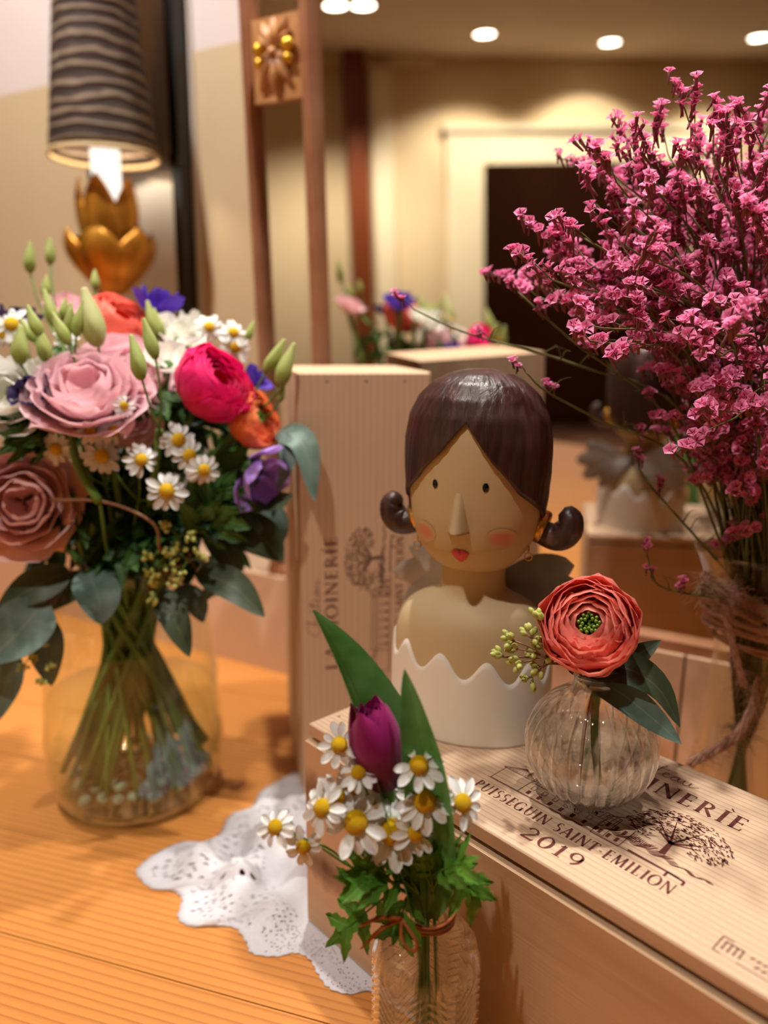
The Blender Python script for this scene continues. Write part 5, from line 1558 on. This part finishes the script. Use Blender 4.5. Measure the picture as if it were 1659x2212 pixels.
fuzz([at(1510, 1275, Yj), at(1560, 1300, Yj - .004), at(1640, 1345, Yj - .004)], .0028, 'strand', 260)

def floret_mesh(seed):
    rnd = random.Random(seed); mb = MB()
    # calyx tube + five frilly petals, size 1 = 1 unit
    n = 5
    for k in range(n):
        a0 = 2 * PI * k / n
        def f(u, v, a0=a0):
            a = (u - .5) * 2
            az = a0 + a * .62 * (0.45 + .55 * v)
            r_ = .12 + .62 * v ** 1.3 * (1 - .18 * (abs(a) < .2) * (v > .9))
            return (r_ * cos(az), r_ * sin(az), .55 + .75 * v - .35 * v * v + .06 * sin(a * 5 + seed))
        mb.grid(f, 2, 3)
    return mb.mesh('floret', M['statice'])
FL = [floret_mesh(s) for s in range(3)]
CALYX = MB().lathe([(0, -.9), (.10, -.8), (.16, -.1), (.22, .5), (.14, .62)], 6).mesh('calyx', M['calyx'])
rt2 = random.Random(77)
def grow(t, path, nbr, size, dens, spread=1.0):
    """one statice stem: main stalk, forked twigs, rows of florets on one side of each twig"""
    pts = smoothpath(path, 26); sm = MB()
    sm.tube(pts, [.0014 - .0007 * i / 26 for i in range(27)], 5)
    cal = MB(); fl = []
    main = (pts[-1] - pts[-8]).normalized()
    for b in range(nbr):
        i = int(26 * (0.42 + 0.58 * (b + 1) / nbr)) if nbr > 1 else 26
        i = min(i, 26)
        p = pts[i]
        d = (main + V((rt2.uniform(-1, 1), rt2.uniform(-1, 1), rt2.uniform(-.5, 1.0))) * .8 * spread).normalized()
        ln = rt2.uniform(.022, .05) * spread
        q1 = p + d * ln * .5 + V((0, 0, .003)); q2 = p + d * ln
        sm.tube(smoothpath([p, q1, q2], 5), .00055, 4)
        side = d.cross(V((rt2.uniform(-1, 1), rt2.uniform(-1, 1), 1))).normalized()
        for k in range(dens):
            s = .45 + .55 * k / max(1, dens - 1)
            c = p.lerp(q2, s) + V((rt2.uniform(-1, 1), rt2.uniform(-1, 1), rt2.uniform(-1, 1))) * .0022
            ax = (V((0, 0, .9)) + d * .6 + side * rt2.uniform(-.9, .9) + V((rt2.uniform(-.5, .5), rt2.uniform(-.8, .3), 0))).normalized()
            sz = size * rt2.uniform(.8, 1.2)
            fl.append((c, ax, sz))
    # fine wispy leaves along the lower stalk
    for k in range(7):
        p = pts[rt2.randrange(4, 20)]
        d = V((rt2.uniform(-1, 1), rt2.uniform(-1, 1), rt2.uniform(-.1, 1))).normalized()
        sm.tube(smoothpath([p, p + d * .010 + V((0, 0, .004)), p + d * .021], 4), [.0006, .0005, .0004, .0003, .0002], 4)
    sm.build('stalk', M['statice_stem'], t)
    for c, ax, sz in fl:
        T = frame_z(c, ax, rt2.uniform(0, 6)) @ Matrix.Scale(sz, 4)
        o = link('floret', FL[rt2.randrange(3)], t, T)
        link('calyx', CALYX, o)
BIND = SV + V((0, 0, .272))
def clear_of_mirror(p, lim=0.842):
    d = V((p.x, p.y, 0)).dot(WN)
    if d > lim: p = p - WN * (d - lim)
    return p
targets = []
while len(targets) < 72:
    px, py = rt2.uniform(1090, 1900), rt2.uniform(235, 1010)
    # fan shaped crown: left edge runs from the upper left down to the binding
    ex = (px - 1620) / 490; ey = (py - 660) / 425
    if ex * ex + ey * ey > 1: continue
    if py > 620 and px < 1110 + (py - 620) * 1.05: continue
    if px > 1670 and rt2.random() < .7: continue
    if py > 760 and px < 1500: continue
    Y = SV.y + rt2.uniform(-.19, .09) * math.sqrt(max(.1, 1 - .7 * (ex * ex + ey * ey)))
    targets.append(clear_of_mirror(at(px, py, Y)))
for px, py, Y in ((1300, 350, .64), (1370, 330, .62), (1430, 310, .66), (1490, 290, .62), (1540, 285, .66), (1600, 270, .63), (1650, 260, .66), (1270, 420, .62), (1330, 400, .66), (1240, 500, .64), (1200, 560, .62), (1250, 550, .60), (1210, 640, .61), (1400, 380, .60), (1500, 360, .58), (1590, 350, .58), (1270, 650, .60), (1330, 600, .58)):
    targets.append(clear_of_mirror(at(px, py, Y)))
for k, T_ in enumerate(targets):
    qx = (T_ - CAM).dot(RT) / (T_ - CAM).dot(FW) * F_PX + CX; qy = CY - (T_ - CAM).dot(UP) / (T_ - CAM).dot(FW) * F_PX
    zone = 'upper left' if qy < 480 and qx < 1400 else 'top' if qy < 420 else 'middle left' if qx < 1330 else 'heart' if qx < 1520 and qy < 760 else 'right side' if qy < 720 else 'lower right'
    t = thing('statice', 'pink flowering statice with many tiny florets at the %s of the bunch' % zone, 'flower', group='statice, %s of the bunch' % zone)
    a = rt2.uniform(0, 2 * PI); r_ = .026 * math.sqrt(rt2.random())
    b0 = SV + V((cos(a + PI) * r_ * .9, sin(a + PI) * r_ * .9, .012)); bd = BIND + V((cos(a) * r_, sin(a) * r_, 0))
    mid_ = bd.lerp(T_, .5) + V((0, 0, .035)) + (bd - SV) * .2
    grow(t, [b0, bd, mid_, T_ - (T_ - mid_).normalized() * .01], rt2.randrange(6, 9), .0064, 8)
special = [
 ('lone statice twig stretching far left in front of the mirror', [(1480, 900, .66), (1250, 790, .655), (1010, 720, .66), (893, 668, .66)], 2, 6),
 ('statice twig whose pink tip touches the dark hair', [(1490, 1010, .645), (1290, 905, .62), (1180, 845, .602), (1135, 803, .598)], 2, 5),
 ('drooping statice twig with dark pink buds above the coral ranunculus', [(1570, 1290, .61), (1500, 1285, .60), (1420, 1262, .60), (1398, 1200, .60)], 3, 6),
 ('statice twig hanging low at the left of the bunch', [(1540, 1200, .64), (1450, 1100, .64), (1385, 1020, .64), (1382, 965, .64)], 3, 8),
 ('statice twig leaning out beneath the bunch', [(1560, 1180, .63), (1440, 900, .63), (1240, 740, .63), (1118, 630, .63)], 4, 8),
]
for lab, pth, nbr, dens in special:
    t = thing('statice', lab, 'flower')
    P3 = [at(*q) for q in pth]
    grow(t, [BIND + V((-.01, -.01, 0)), P3[0], P3[1], P3[2], P3[3]], nbr, .0046, dens, .35)
